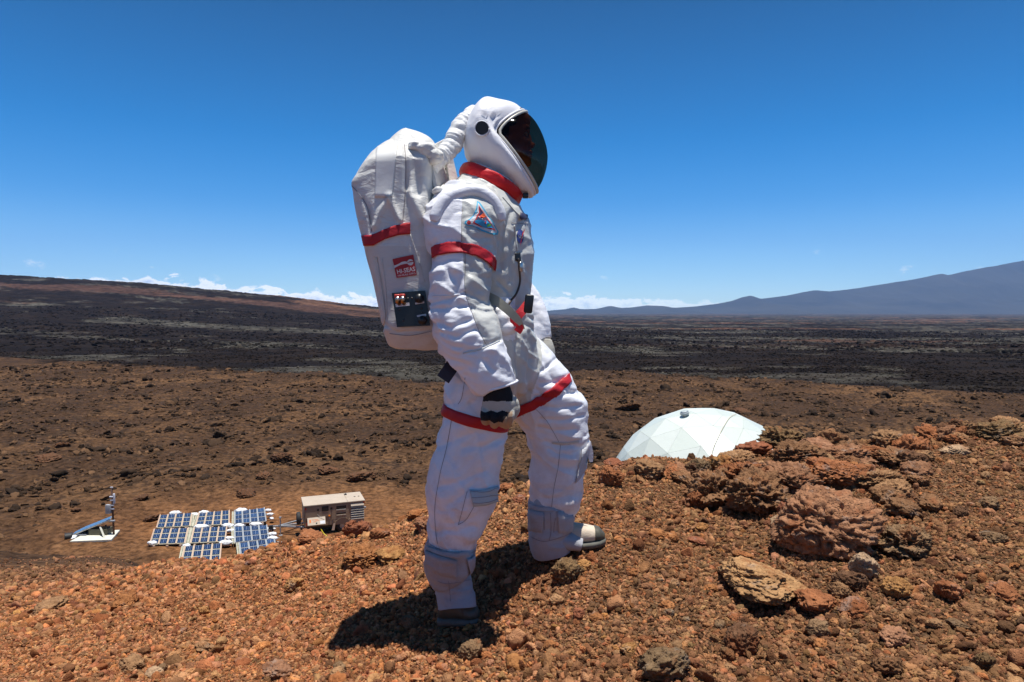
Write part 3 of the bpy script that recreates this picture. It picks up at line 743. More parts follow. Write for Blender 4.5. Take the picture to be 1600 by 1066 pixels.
# the jumble of broken clinker that ties the outcrop together and runs along the crest to the right
JW = [('rust', 'rust-brown'), ('brown', 'dull brown'), ('boulder', 'red-brown'), ('tan', 'tan'), ('dark', 'dark brown')]
JZ = [((1080, 1200), (725, 800), 16, 'in the left end of the outcrop'), ((1180, 1330), (700, 765), 20, 'in the upper outcrop under the crest'), ((1330, 1460), (700, 800), 18, 'right of the biggest boulder'),
      ((1440, 1595), (672, 700), 12, 'on the crest towards the right edge'), ((930, 1080), (738, 760), 4, 'on the crest below the dome')]
for (xr, yr, n_, where) in JZ:
    combos = [(j, s_) for j in JW for s_ in (('small', 24, 35), ('middling', 38, 49), ('large', 52, 66))]; _rr.shuffle(combos)
    for (key, wd), (sz_, w0, w1) in combos[:n_]:
        px = _rr.uniform(*xr); py = _rr.uniform(*yr); w = _rr.uniform(w0, w1); hh_ = w*_rr.uniform(.5, .8)
        rock(px, py, w, hh_, key, '%s jagged %s clinker block %s' % (sz_, wd, where), _rr.choice('cbc'), 'clinker blocks '+where, tilt=.7, sink=.3)
# dark clinker heaps that stand out of the brown flat
HEAPS = [(66, 722, 34, 12, 'behind the mast, far left'), (92, 700, 26, 9, 'left, uphill of the far left heap'), (380, 778, 34, 13, 'above the right far-row solar rack'), (437, 722, 34, 16, 'above the trailer drawbar'),
         (410, 748, 26, 11, 'between the trailer and the solar racks, uphill'), (508, 742, 40, 13, 'above the trailer roof'), (232, 815, 26, 9, 'between the mast and the leftmost rack'), (116, 800, 16, 6, 'left of the mast'),
         (985, 642, 40, 9, 'left of the dome'), (1165, 648, 30, 8, 'just right of the dome crown'), (560, 752, 44, 14, 'beyond the trailer rear'), (215, 783, 26, 8, 'right of the mast top')]
for k, (px, py, w, h, wh) in enumerate(HEAPS):
    o = rock(px, py, w, h*1.3, 'dark', 'dark clinker heap on the brown flat '+wh, 'c', 'dark clinker heaps on the brown flat', name='clinker_heap', depth=1.2, tilt=.3, shade=_rr.uniform(.55, .8), sink=.35)
    o['category'] = 'rock'

# ============================================================ THE PERSON IN THE SUIT
def fabric(name, col, rough=.62, var=.05, dirt=None, damt=0.0, weave=True, bump=.24, sheen=0.0, dusty=False):
    m_ = bpy.data.materials.new(name); m_.use_nodes = True; q = NT(m_.node_tree)
    v = q.n('ShaderNodeNewGeometry').outputs['Position']
    c = q.mix(q.mr(q.noise(v, 7, 5, .6), .3, .7), tuple(x*(1-var) for x in col), tuple(min(.9, x*(1+var)) for x in col))
    if dirt: c = q.mix(q.m('MULTIPLY', q.mr(q.noise(v, 5, 7, .7), .48, .72, 0, 1, True), damt), c, dirt)
    if dusty:                                             # red dust worn into the shins and knees
        sp = q.n('ShaderNodeSeparateXYZ', Vector=v); k = q.mr(sp.outputs[2], -.30, -1.0, 0, .55, True)
        c = q.mix(q.m('MULTIPLY', k, q.mr(q.noise(v, 6, 8, .72), .40, .66, 0, 1, True)), c, (.46, .34, .27))
    p = q.n('ShaderNodeBsdfPrincipled', Base__Color=c, Roughness=rough)
    p.inputs['Specular IOR Level'].default_value = .35
    st = q.n('ShaderNodeVectorMath', _operation='MULTIPLY', i0=v, i1=(1, 1, 1.9)).outputs[0]
    wr = q.noise(st, 8, 2, .5, .5); w2 = q.noise(st, 21, 3, .55, .9)
    ridg = q.m('ADD', q.m('ABSOLUTE', q.m('SUBTRACT', wr, .5)), q.m('MULTIPLY', q.m('ABSOLUTE', q.m('SUBTRACT', w2, .5)), .45))
    b = q.n('ShaderNodeBump', Strength=min(1, bump*2.2), Distance=.016, Height=ridg)
    b2 = q.n('ShaderNodeBump', Strength=.22, Distance=.002, Height=q.noise(v, 420, 2, .5), Normal=b.outputs[0])
    q.set(p.inputs['Normal'], b2.outputs[0]); q.n('ShaderNodeOutputMaterial', Surface=p)
    return m_
WHITE = fabric('white_nylon', (.77, .77, .80), .42, bump=.16, dusty=True)
CREAM = fabric('cream_nylon', (.58, .58, .54), .38, dirt=(.42, .38, .31), damt=.25, bump=.13)
GAIT = fabric('grey_gaiter_cloth', (.38, .38, .40), .7, .08, dirt=(.30, .22, .17), damt=.6)
LBLUE = fabric('pale_blue_cloth', (.40, .47, .50), .6)
PACKM = fabric('pack_cloth', (.66, .645, .60), .5, dirt=(.50, .45, .38), damt=.35, bump=.30)
PACKB = fabric('pack_lower_cloth', (.60, .575, .53), .55, dirt=(.42, .35, .28), damt=.4, bump=.2)
REDB = fabric('red_webbing', (.42, .012, .020), .55, .1, bump=.15)
REDC = fabric('red_collar_cloth', (.62, .012, .016), .5, .08, bump=.2)
HOOD = fabric('hood_cloth', (.79, .78, .80), .42, bump=.10)
SEAM = mat('seam_thread', (.26, .23, .24), .8, .1)
KHAKI = fabric('khaki_webbing', (.36, .335, .26), .6, bump=.05)
NAVY = fabric('navy_webbing', (.020, .024, .045), .6, bump=.1)
BLACK = mat('black_plastic', (.012, .012, .013), .4, .1)
BKNIT = fabric('black_knit', (.011, .011, .013), .85, bump=.2)
GLOVEW = fabric('glove_leather_pale', (.44, .42, .36), .7, dirt=(.38, .28, .20), damt=.5, bump=.2)
GLOVET = fabric('glove_leather_tan', (.40, .27, .17), .7, .12, bump=.2)
METAL = mat('brushed_metal', (.55, .53, .50), .32, .1, metal=1.0)
RUBBER = mat('boot_rubber', (.085, .078, .055), .5, .15, 30, .2, 60)
BOOTW = fabric('boot_leather_pale', (.60, .50, .38), .65, dirt=(.40, .26, .16), damt=.6, bump=.2)
SOLE = mat('boot_sole', (.13, .125, .10), .7, .15, 30)
SKIN = mat('skin', (.36, .16, .095), .5, .12, 30)
HAIR = mat('hair', (.012, .009, .008), .6, .3, 120, .5, 200)

PY = 2.68
def loft(secs, n=40, sub=6, expo=2.25, closed=True):
    """tapered limb through sections (px, py, distance, half-width px, half-depth m)"""
    a = cr(secs, sub); C_ = [P(r[0], r[1], r[2]) for r in a]; v = []; f = []; k = len(C_)
    for i in range(k):
        tg = (C_[min(k-1, i+1)]-C_[max(0, i-1)]).normalized()
        s_ = Vector((0, 1, 0)).cross(tg).normalized(); d_ = tg.cross(s_).normalized()
        if d_.y > 0: d_ = -d_
        w = a[i][3]/FPX*a[i][2]; dp = a[i][4]
        for j in range(n):
            t_ = 2*math.pi*j/n; c, s2 = math.cos(t_), math.sin(t_)
            v.append(C_[i]+s_*(w*math.copysign(abs(c)**(2/expo), c))+d_*(dp*math.copysign(abs(s2)**(2/expo), s2)))
    for i in range(k-1):
        for j in range(n): f.append((i*n+j, i*n+(j+1) % n, (i+1)*n+(j+1) % n, (i+1)*n+j))
    if closed: f.append(tuple(range(n))[::-1]); f.append(tuple((k-1)*n+j for j in range(n)))
    return v, f
SEC = dict(
 torso=[(770, 284, 2.70, 34, .12), (760, 303, 2.70, 52, .19), (753, 335, 2.70, 70, .235), (754, 378, 2.70, 76, .235), (757, 425, 2.70, 75, .22), (761, 470, 2.70, 70, .205),
        (768, 510, 2.70, 67, .20), (769, 545, 2.70, 70, .21), (766, 585, 2.70, 70, .21), (764, 615, 2.70, 58, .18), (768, 640, 2.70, 40, .12)],
 near_arm=[(738, 318, 2.56, 46, .11), (729, 340, 2.50, 57, .130), (722, 365, 2.46, 57, .128), (724, 396, 2.44, 49, .112), (721, 430, 2.42, 46, .108), (720, 470, 2.41, 46, .108),
           (724, 502, 2.40, 47, .112), (737, 535, 2.39, 47, .110), (754, 566, 2.38, 42, .10), (768, 592, 2.38, 37, .088), (774, 606, 2.38, 33, .078)],
 far_arm=[(772, 330, 2.90, 36, .11), (782, 400, 2.96, 34, .11), (796, 445, 2.98, 33, .10), (822, 486, 2.98, 31, .095), (838, 515, 2.96, 25, .085), (845, 534, 2.95, 18, .06)],
 near_leg=[(752, 570, 2.63, 50, .12), (746, 600, 2.60, 50, .125), (744, 640, 2.59, 51, .125), (740, 680, 2.59, 52, .12), (730, 725, 2.59, 54, .12), (723, 765, 2.59, 56, .12),
           (717, 800, 2.60, 48, .115), (709, 840, 2.60, 39, .105), (706, 870, 2.60, 31, .09), (710, 900, 2.60, 22, .065), (713, 925, 2.60, 18, .05)],
 far_leg=[(792, 560, 2.79, 54, .13), (822, 590, 2.81, 58, .135), (848, 622, 2.83, 56, .135), (866, 655, 2.84, 51, .13), (873, 690, 2.85, 46, .12), (871, 730, 2.85, 42, .115),
          (868, 780, 2.85, 40, .11), (863, 815, 2.85, 30, .09), (862, 842, 2.85, 22, .07)])
def temp_obj(v, f):
    return obj('tmp', mesh('tmp', [tuple(x) for x in v], f, None))
def fuse(parts, voxel, smooth_it=4, fac=.5):
    V, F = [], []
    for v, f in parts:
        k = len(V); V += [tuple(x) for x in v]; F += [tuple(i+k for i in g) for g in f]
    o = temp_obj(V, F)
    md = o.modifiers.new('r', 'REMESH'); md.mode = 'VOXEL'; md.voxel_size = voxel; md.adaptivity = 0
    if smooth_it:
        sm = o.modifiers.new('s', 'SMOOTH'); sm.iterations = smooth_it; sm.factor = fac
    me = evaluated(o); bpy.data.objects.remove(o)
    return me
def setco(me, co):
    me.vertices.foreach_set('co', np.asarray(co, np.float32).ravel()); me.update()
def crease(p, s, seed, warp=.35):
    """rounded puffs with sharp creases between them (billowed noise)"""
    w = noise3(p*3.1+7, seed+40)[:, None]*warp+noise3(p*5.3+17, seed+41)[:, None]*warp*.5
    return np.abs(noise3(p*np.asarray(s)+w*np.array([1, .6, 2.2]), seed))
sm_me = fuse([loft(v) for v in SEC.values()], .0056, 8, .5)
co = vco(sm_me); no = vno(sm_me)
# which limb a vertex belongs to
lab = np.zeros(len(co), int); best = np.full(len(co), 1e9)
for li, (nm, secs) in enumerate(SEC.items()):
    a = cr(secs, 4)
    for r in a:
        c = np.array(P(r[0], r[1], r[2])); rad = (r[3]/FPX*r[2]+r[4])/2
        d = np.linalg.norm(co-c, axis=1)/rad
        m = d < best; best[m] = d[m]; lab[m] = li
px, py = proj(co)
def bump_at(cx, cy, rx, ry, li=None):
    g = np.exp(-(((px-cx)/rx)**2+((py-cy)/ry)**2)); return g if li is None else g*(lab == li)
horiz = crease(co, (4.5, 4.5, 15), 1); diag = crease(co@np.array([[.8, 0, .6], [0, 1, 0], [-.6, 0, .8]]), (4, 4, 13), 2)
diag2 = crease(co@np.array([[.75, 0, -.66], [0, 1, 0], [.66, 0, .75]]), (4, 4, 14), 3)
big = noise3(co*4.2, 4); fine = crease(co, (11, 11, 26), 5); soft = crease(co, (5, 5, 6), 6)
isarm = (lab == 1)*1.0; isleg = ((lab == 3) | (lab == 4))*1.0; istor = (lab == 0)*1.0; isfa = (lab == 2)*1.0
amp = .010*istor+.011*isarm+.0065*isleg+.014*isfa
d = amp*.75*(soft*1.6-.35)+.006*big
d += isarm*(.030*bump_at(722, 500, 70, 48)*(diag-.25)+.018*bump_at(755, 575, 50, 40)*(horiz-.25)+.012*(diag2-.25)*bump_at(720, 430, 60, 40))
d += istor*(.010*(diag2-.25)*bump_at(790, 420, 60, 90)+.026*(horiz-.25)*bump_at(770, 505, 90, 28))
d += isleg*(.020*(diag2-.25)*bump_at(745, 640, 70, 90, 3)+.026*(diag-.25)*bump_at(850, 640, 80, 45, 4)+.028*(horiz-.25)*bump_at(870, 692, 60, 28, 4)
            +.016*(horiz-.25)*bump_at(715, 820, 60, 40, 3)+.008*(diag-.25)+.014*(horiz-.25)*bump_at(868, 780, 50, 30, 4))
d += .0040*(fine-.25)*(1+1.0*isarm-.5*isleg-.5*istor)+.0018*(crease(co, (20, 20, 48), 8)-.25)*(1-.6*isleg-.5*istor)
fold = (1-np.abs(noise3(co@np.array([[.85, 0, .5], [0, 1, 0], [-.5, 0, .85]])*np.array([3.5, 3.5, 11])+noise3(co*3, 71)[:, None]*.8, 70)))**9
d += .0085*fold*(isarm+isleg*.7+istor*.6)
# quilting lines of the sleeve: valleys where the seams pull
def valley(pts, width, depth, li=None):
    pts = np.array(pts, float); dd = np.full(len(co), 1e9)
    for a, b in zip(pts[:-1], pts[1:]):
        ab = b-a; t_ = np.clip(((px-a[0])*ab[0]+(py-a[1])*ab[1])/(ab@ab), 0, 1)
        dd = np.minimum(dd, np.hypot(px-a[0]-t_*ab[0], py-a[1]-t_*ab[1]))
    front = no[:, 1] < .25
    return -depth*np.exp(-(dd/width)**2)*front*((lab == li) if li is not None else 1)
d += valley([(673, 475), (700, 466), (727, 458)], 3, .010, 1)+valley([(727, 458), (757, 470), (770, 482)], 3, .005, 1)
d += valley([(675, 483), (705, 480), (728, 478)], 3.5, .008, 1)+valley([(680, 505), (705, 512), (735, 500)], 4, .010, 1)+valley([(690, 520), (712, 528), (742, 514)], 4, .009, 1)
d += valley([(724, 551), (752, 545), (780, 532)], 3, .008, 1)+valley([(722, 325), (721, 378), (727, 420), (727, 458), (741, 498), (758, 540)], 2.5, .004, 1)
d += valley([(700, 420), (716, 446), (712, 462)], 5, .008, 1)+valley([(745, 515), (760, 530), (752, 560), (772, 580)], 5, .009, 1)
for k, (x0, y0, x1, y1) in enumerate([(835, 620, 900, 612), (838, 634, 905, 634), (845, 655, 912, 650), (840, 668, 900, 672), (850, 690, 905, 698), (858, 700, 890, 712), (835, 585, 870, 560), (845, 600, 885, 588)]):
    d += valley([(x0, y0), ((x0+x1)/2, (y0+y1)/2+4), (x1, y1)], 3.2, .008, 4)
for (x0, y0, x1, y1) in [(690, 760, 760, 735), (700, 790, 745, 752), (672, 700, 700, 690), (700, 655, 715, 610), (722, 700, 780, 690), (680, 830, 740, 822), (760, 655, 735, 630)]:
    d += valley([(x0, y0), ((x0+x1)/2, (y0+y1)/2+3), (x1, y1)], 5, .006, 3)
for pts in [[(812, 500), (805, 540), (812, 590), (806, 640)], [(790, 545), (800, 600), (790, 650)], [(825, 520), (830, 560), (826, 610)], [(800, 330), (786, 370), (782, 420)],
            [(815, 345), (800, 380), (796, 440)], [(778, 440), (795, 455), (800, 470)]]:
    d += valley(pts, 4, .009, 0)
setco(sm_me, co+no*d[:, None])
# panels: white yoke and outer sleeve, cream front of sleeve, cream trunk, white legs
nf = len(sm_me.polygons); cen = np.empty(nf*3, np.float32); sm_me.polygons.foreach_get('center', cen); cen = cen.reshape(-1, 3).astype(float)
lv = np.empty(len(sm_me.loops), np.int32); sm_me.loops.foreach_get('vertex_index', lv); fl = lab[lv[0::4]] if nf*4 == len(lv) else np.zeros(nf, int)
fx, fy = proj(cen)
seamx = np.interp(fy, [300, 380, 458, 498, 545, 548], [722, 722, 727, 741, 760, 900])
seamx = np.where(fy > 550-(fx-722)*.32, -1, seamx)
midx = np.zeros(nf, int)
midx[(fl == 1) & (fx > seamx) & (seamx > 0)] = 1
midx[(fl == 0) & (fy < 650) & ~((fy > 465) & (fx < 805) & (fx > 770) & (fy < 532))] = 1
midx[(fl == 3) & (fy < 600) & (fx > 792)] = 1
midx[(fl == 0) & (fx < 735) & (fy > 520)] = 0
for m_ in (WHITE, CREAM): sm_me.materials.append(m_)
sm_me.polygons.foreach_set('material_index', midx.astype(np.int32)); sm_me.polygons.foreach_set('use_smooth', np.ones(nf, bool)); sm_me.update()
BASE = Vector(P(790, 900, 2.72))
person = obj('person', sm_me); setco(sm_me, vco(sm_me)-np.array(BASE)); person.location = BASE
tag(person, 'person in a white and cream spacesuit with red bands stepping up the cinder slope', 'person')

def bvh_of(me, off=Vector((0, 0, 0))):
    return BVHTree.FromPolygons([tuple(Vector(c)+off) for c in vco(me)], [tuple(p.vertices) for p in me.polygons])
BODY = bvh_of(sm_me, BASE)
def hit(bvh, px, py, Ymax=4.0):
    d_ = raydir(px, py).normalized(); r = bvh.ray_cast(Vector((0, 0, 0)), d_, Ymax*1.6)
    if r[0] is None:
        n_ = bvh.find_nearest(P(px, py, PY)); q = n_[0]
        return q, n_[1]
    return r[0], (r[1] if r[1].dot(d_) < 0 else -r[1])
def drape(name, bvh, top, bot, m_, parent, off=.004, nu=None, nv=5, thick=.003, edge=True, label=None):
    """a strip of cloth lying on a surface: top and bottom edges given as pixel polylines of equal length"""
    nu = nu or max(8, int(sum(math.dist(a, b) for a, b in zip(top[:-1], top[1:]))/2.5))
    def res(pl, k):
        a = np.array(pl, float); L = np.r_[0, np.cumsum(np.hypot(*(np.diff(a, axis=0).T)))]; t_ = np.linspace(0, L[-1], k)
        return np.c_[np.interp(t_, L, a[:, 0]), np.interp(t_, L, a[:, 1])]
    T_, B_ = res(top, nu), res(bot, nu); v = []; f = []
    for i in range(nu):
        for j in range(nv):
            q = T_[i]+(B_[i]-T_[i])*j/(nv-1); h, n_ = hit(bvh, *q)
            v.append(h+n_*off)
    m = nu*nv
    for i in range(nu-1):
        for j in range(nv-1): a = i*nv+j; f.append((a, a+1, a+nv+1, a+nv))
    k0 = len(v)
    for i in range(m): 
        # back side sits inside the cloth below
        h = v[i]; d_ = h.normalized(); v.append(h+d_*(off+thick))
    rim = [i*nv for i in range(nu)]+[(nu-1)*nv+j for j in range(1, nv)]+[i*nv+nv-1 for i in range(nu-2, -1, -1)]+[j for j in range(nv-2, 0, -1)]
    for a, b in zip(rim, rim[1:]+rim[:1]): f.append((a, b, b+k0, a+k0))
    o = wobj(name, v, f, m_, parent)
    if label: o['label'] = label
    return o
def stitch(name, bvh, pl, parent, r=.0009, m_=None, off=.0015, label=None, sub=6):
    a = cr(pl, sub); pts = []
    for q in a:
        h, n_ = hit(bvh, *q); pts.append(h+n_*off)
    v, f = tube(pts, r, 6); return wobj(name, v, f, m_ or SEAM, parent)
def band(name, bvh, c, nrm, half, m_, parent, off=.006, n=72, nv=5, rim=.004):
    """a closed band round a limb: rays from the limb's axis out to the cloth"""
    c = Vector(c); nrm = Vector(nrm).normalized(); a_ = nrm.cross(Vector((0, 1, 0))).normalized(); b_ = nrm.cross(a_).normalized(); v = []; f = []
    for i in range(n):
        t_ = 2*math.pi*i/n; d_ = a_*math.cos(t_)+b_*math.sin(t_); rr = []
        for j in range(nv):
            o_ = c+nrm*(half*(2*j/(nv-1)-1)); r = bvh.ray_cast(o_, d_, .30)
            rr.append((r[0]-o_).length if r[0] else None)
        ok = [x for x in rr if x]; mx = np.mean(ok) if ok else .1
        for j in range(nv):
            o_ = c+nrm*(half*(2*j/(nv-1)-1)); x = rr[j] or mx
            x = .45*x+.55*mx
            v.append(o_+d_*(x+off+(.002 if 0 < j < nv-1 else 0)))
        v.append(c+nrm*half+d_*(mx-.006)); v.append(c-nrm*half+d_*(mx-.006))
    w = nv+2
    for i in range(n):
        i2 = (i+1) % n
        for j in range(nv-1): f.append((i*w+j, i2*w+j, i2*w+j+1, i*w+j+1))
        f.append((i*w+nv-1, i2*w+nv-1, i2*w+nv, i*w+nv)); f.append((i*w+nv+1, i2*w+nv+1, i2*w, i*w))
    return wobj(name, v, f, m_, parent)
def axis_pt(sec, py):
    a = cr(SEC[sec], 8); i = np.argmin(np.abs(a[:, 1]-py)); return P(*a[i][:3])
AX = Vector((1, 0, 0))
# arm band, thigh bands
drape('arm_band', BODY, [(675.5, 387), (682, 382), (700, 378.5), (718, 378), (745, 383), (764, 394), (775, 407)], [(677, 404), (684, 400), (702, 396.5), (722, 396), (744, 401), (761, 412), (774, 425)], REDB, person, off=.006, nv=8, thick=.012)
band('thigh_band', BODY, P(744, 651, 2.59), (.26, .0, 1), .0205, REDB, person)
drape('thigh_band', BODY, [(806, 636), (830, 626), (862, 606), (888, 583)], [(806, 652), (836, 640), (868, 621), (892, 597)], REDB, person, off=.006, nv=6, thick=.006)
# padded shoulder roll
pts = []
for q in cr([(679, 346), (682, 334), (690, 320), (706, 306), (728, 298), (750, 299), (768, 311), (779, 328), (784, 345)], 8):
    h, n_ = hit(BODY, *q); pts.append(h-h.normalized()*.006)
_L = np.array([p.length for p in pts]); _x = np.linspace(-1, 1, len(_L)); _L = np.polyval(np.polyfit(_x, _L, 3), _x); pts = [p.normalized()*l_ for p, l_ in zip(pts, _L)]
pts = [Vector(p) for p in cr([tuple(p) for p in pts[::4]], 6)]
k_ = len(pts); v, f = tube(pts, [.0225*(.6+.4*min(1, min(i, k_-1-i)/8)) for i in range(k_)], 16, True, .8); wobj('shoulder_roll', v, f, WHITE, person)
# seams
stitch('seam', BODY, [(722, 326), (721, 350), (721, 378)], person)
stitch('seam', BODY, [(727, 397), (727, 420), (727, 458), (741, 498), (752, 525), (762, 541)], person)
stitch('seam', BODY, [(676, 463), (700, 462), (727, 459)], person, m_=WHITE, r=.0025)
stitch('seam', BODY, [(724, 552), (752, 546), (780, 533)], person, m_=CREAM, r=.003)
stitch('seam', BODY, [(727, 590), (722, 620), (716, 632)], person); stitch('seam', BODY, [(706, 655), (698, 700), (688, 740), (680, 790), (681, 830), (684, 850)], person)
stitch('seam', BODY, [(838, 640), (852, 655), (863, 672), (873, 690)], person)
stitch('seam', BODY, [(876, 692), (872, 730), (866, 760), (862, 792)], person)
stitch('seam', BODY, [(785, 308), (797, 322), (812, 338)], person, m_=CREAM, r=.002); stitch('seam', BODY, [(799, 348), (812, 350), (822, 347)], person)
stitch('seam', BODY, [(803, 352), (806, 375), (808, 392)], person, m_=CREAM, r=.003)
# zip
stitch('zip', BODY, [(809, 404), (811, 420), (812, 440), (807, 458), (798, 470), (792, 479)], person, r=.004, m_=mat('zip_tape', (.085, .06, .045), .7))
drape('zip_flap', BODY, [(804, 395), (812, 395)], [(805, 408), (813, 409)], BLACK, person, nu=6)
drape('zip_slider', BODY, [(810, 410), (814, 410)], [(810, 422), (814, 423)], METAL, person, nu=4, off=.009)

def remap_patch(name, bvh, quad, verts2, faces, m_, parent, off, smooth=False):
    """flat artwork (unit square, y up) laid over the cloth inside a pixel quad tl, tr, br, bl"""
    tl, tr, br, bl = [np.array(q, float) for q in quad]; v = []
    for x, y in verts2:
        q = tl*(1-x)*y+tr*x*y+br*x*(1-y)+bl*(1-x)*(1-y); h, n_ = hit(bvh, *q); v.append(h+n_*off)
    return wobj(name, v, faces, m_, parent, smooth)
def poly_grid(pl, res=.05):
    """triangulated interior of a polygon with enough points to follow the cloth"""
    bm = bmesh.new(); vs = [bm.verts.new((x, y, 0)) for x, y in pl]; f_ = bm.faces.new(vs)
    bmesh.ops.triangulate(bm, faces=[f_])
    for _ in range(3):
        es = [e for e in bm.edges if e.calc_length() > res*2]
        if not es: break
        bmesh.ops.subdivide_edges(bm, edges=es, cuts=1); bmesh.ops.triangulate(bm, faces=bm.faces[:])
    bm.verts.index_update(); v = [(x.co.x, x.co.y) for x in bm.verts]; f = [[q.index for q in g.verts] for g in bm.faces]; bm.free()
    return v, f
def text2d(s_, w=1.0, bold=0.0):
    c = bpy.data.curves.new('t', 'FONT'); c.body = s_; c.size = 1; c.offset = bold; c.resolution_u = 2; o = bpy.data.objects.new('t', c); COL.objects.link(o)
    me = evaluated(o); bpy.data.objects.remove(o); a = vco(me)[:, :2]; mn, mx = a.min(0), a.max(0)
    a = (a-mn)/(mx-mn); f = [tuple(p.vertices) for p in me.polygons]; bpy.data.meshes.remove(me); return a, f
def put(a, x0, y0, x1, y1): return [(x0+(x1-x0)*p[0], y0+(y1-y0)*p[1]) for p in a]
flat = lambda nm, c: mat(nm, c, .6, .04)
# triangular mission patch on the upper arm (traced outline, unit square over px 726..778 x 315..367)
PQ = [(726, 315), (779, 315), (779, 367), (726, 367)]
def pp(l): return [((x-726)/53, 1-(y-315)/52) for x, y in l]
C_EDGE, C_WH, C_RD, C_NV, C_BL = flat('patch_cyan', (.06, .42, .62)), flat('patch_white', (.62, .60, .62)), flat('patch_red', (.55, .03, .03)), flat('patch_navy', (.03, .035, .09)), flat('patch_blue', (.03, .33, .60))
C_OR, C_GR = flat('patch_orange', (.75, .10, .02)), flat('patch_green', (.15, .55, .05))
v, f = poly_grid(pp([(745, 315), (749, 317), (758, 330), (769, 347), (778, 362), (776, 367), (770, 367), (752, 362), (738, 354), (730, 353), (726, 350), (727, 346), (732, 344), (738, 339), (742, 331), (744, 322)]))
patch = remap_patch('mission_patch', BODY, PQ, v, f, C_EDGE, person, .0035); patch['label'] = 'triangular mission patch with an orange planet over blue'
for pl, m_, off in [
    ([(746, 318), (757, 332), (768, 349), (775, 361), (774, 364), (768, 364), (752, 359.5), (738, 352), (730, 351), (728.5, 348.5), (733, 346), (740, 340), (744, 331), (745.5, 324)], C_WH, .0045),
    ([(747, 322), (756, 335), (766, 350), (772, 361), (754, 356), (738, 349), (743, 342), (747, 333)], C_RD, .0052),
    ([(748, 325), (755, 335.5), (765, 351), (769, 358.5), (754, 354.5), (741, 348), (746, 340), (749, 332)], C_NV, .0059),
    ([(742, 345), (750, 344), (759, 346), (766, 352), (769, 358.5), (754, 354.5), (741, 348)], C_BL, .0066)]:
    v, f = poly_grid(pp(pl)); remap_patch('patch_print', BODY, PQ, v, f, m_, patch, off)
def disc(cx, cy, r, n=14, ry=None): return [(cx+r*math.cos(2*math.pi*i/n), cy+(ry or r)*math.sin(2*math.pi*i/n)) for i in range(n)]
for c_, m_, off in [(disc(753.5, 338.5, 3.7), C_OR, .0070), (disc(732.5, 348.5, 2.9), C_RD, .0060), (disc(762, 352, 3, ry=1.6), C_GR, .0074)]:
    v, f = poly_grid(pp(c_)); remap_patch('patch_print', BODY, PQ, v, f, m_, patch, off)
# round chest emblem seen edge-on: blue disc, red wedge
NQ = [(806, 355), (820, 355), (820, 390), (806, 390)]
def np_(l): return [((x-806)/14, 1-(y-355)/35) for x, y in l]
v, f = poly_grid(np_(disc(812, 370, 5.2, 18, 11))); ch = remap_patch('chest_emblem', BODY, NQ, v, f, flat('emblem_blue', (.02, .04, .20)), person, .004)
v, f = poly_grid(np_([(819, 357), (814, 372), (811, 386), (812, 375), (815, 364)])); remap_patch('emblem_wedge', BODY, NQ, v, f, flat('emblem_red', (.5, .02, .02)), ch, .006)
a, f = text2d('NASA'); remap_patch('emblem_lettering', BODY, NQ, put(a, .22, .48, .66, .64), f, flat('emblem_white', (.7, .7, .7)), ch, .006)
drape('name_patch', BODY, [(811, 333), (823, 337)], [(811, 342), (822, 344)], flat('tab_dark', (.05, .05, .10)), person, nu=6, off=.006)
# belt: khaki strap over the hip, red webbing, black buckle
def strap(name, pl, w, m_, parent, th=.003):
    """free strap: points (px, py, Y), w = half-width in px, built with thickness"""
    a = cr(pl, 6); v = []; f = []; k = len(a)
    C_ = [P(*r[:3]) for r in a]
    for i in range(k):
        tg = (C_[min(k-1, i+1)]-C_[max(0, i-1)]).normalized(); vw = C_[i].normalized(); s_ = tg.cross(vw).normalized(); n_ = s_.cross(tg).normalized()
        ww = (w if not hasattr(w, '__len__') else np.interp(i/(k-1), np.linspace(0, 1, len(w)), w))/FPX*a[i][2]
        v += [C_[i]+s_*ww+n_*th/2, C_[i]-s_*ww+n_*th/2, C_[i]-s_*ww-n_*th/2, C_[i]+s_*ww-n_*th/2]
    for i in range(k-1):
        for j in range(4): f.append((i*4+j, i*4+(j+1) % 4, i*4+4+(j+1) % 4, i*4+4+j))
    f += [(3, 2, 1, 0), ((k-1)*4, (k-1)*4+1, (k-1)*4+2, (k-1)*4+3)]
    return wobj(name, v, f, m_, parent, smooth=False)

strap('belt_strap', [(760, 463, 2.47), (775, 470, 2.45), (792, 483, 2.445), (808, 499, 2.45), (819, 514, 2.47)], (7.5, 7.5, 7, 6, 1), KHAKI, person)
strap('waist_strap', [(790, 512, 2.47), (803, 500, 2.47), (815, 487, 2.48), (827, 472, 2.52)], (8, 7.5, 7, 7), REDB, person)
strap('waist_strap', [(806, 503, 2.46), (812, 512, 2.46), (808, 519, 2.46)], (4, 6, 6), REDC, person)
MB().rbox(-.016, .016, -.02, .02, -.034, .034, .006, Matrix.Translation(P(826, 475, 2.50))@Matrix.Rotation(.12, 4, 'Y')).build('buckle', BLACK, person, True, world=True)
MB().rbox(-.006, .006, -.015, .015, -.022, .022, .004, Matrix.Translation(P(830.5, 472, 2.52))@Matrix.Rotation(.12, 4, 'Y')).build('buckle_tab', REDB, person, True, world=True)
strap('hip_strap', [(722, 546, 2.60), (712, 563, 2.50), (703, 577, 2.46), (692, 593, 2.45)], (11, 11, 11, 11), NAVY, person)
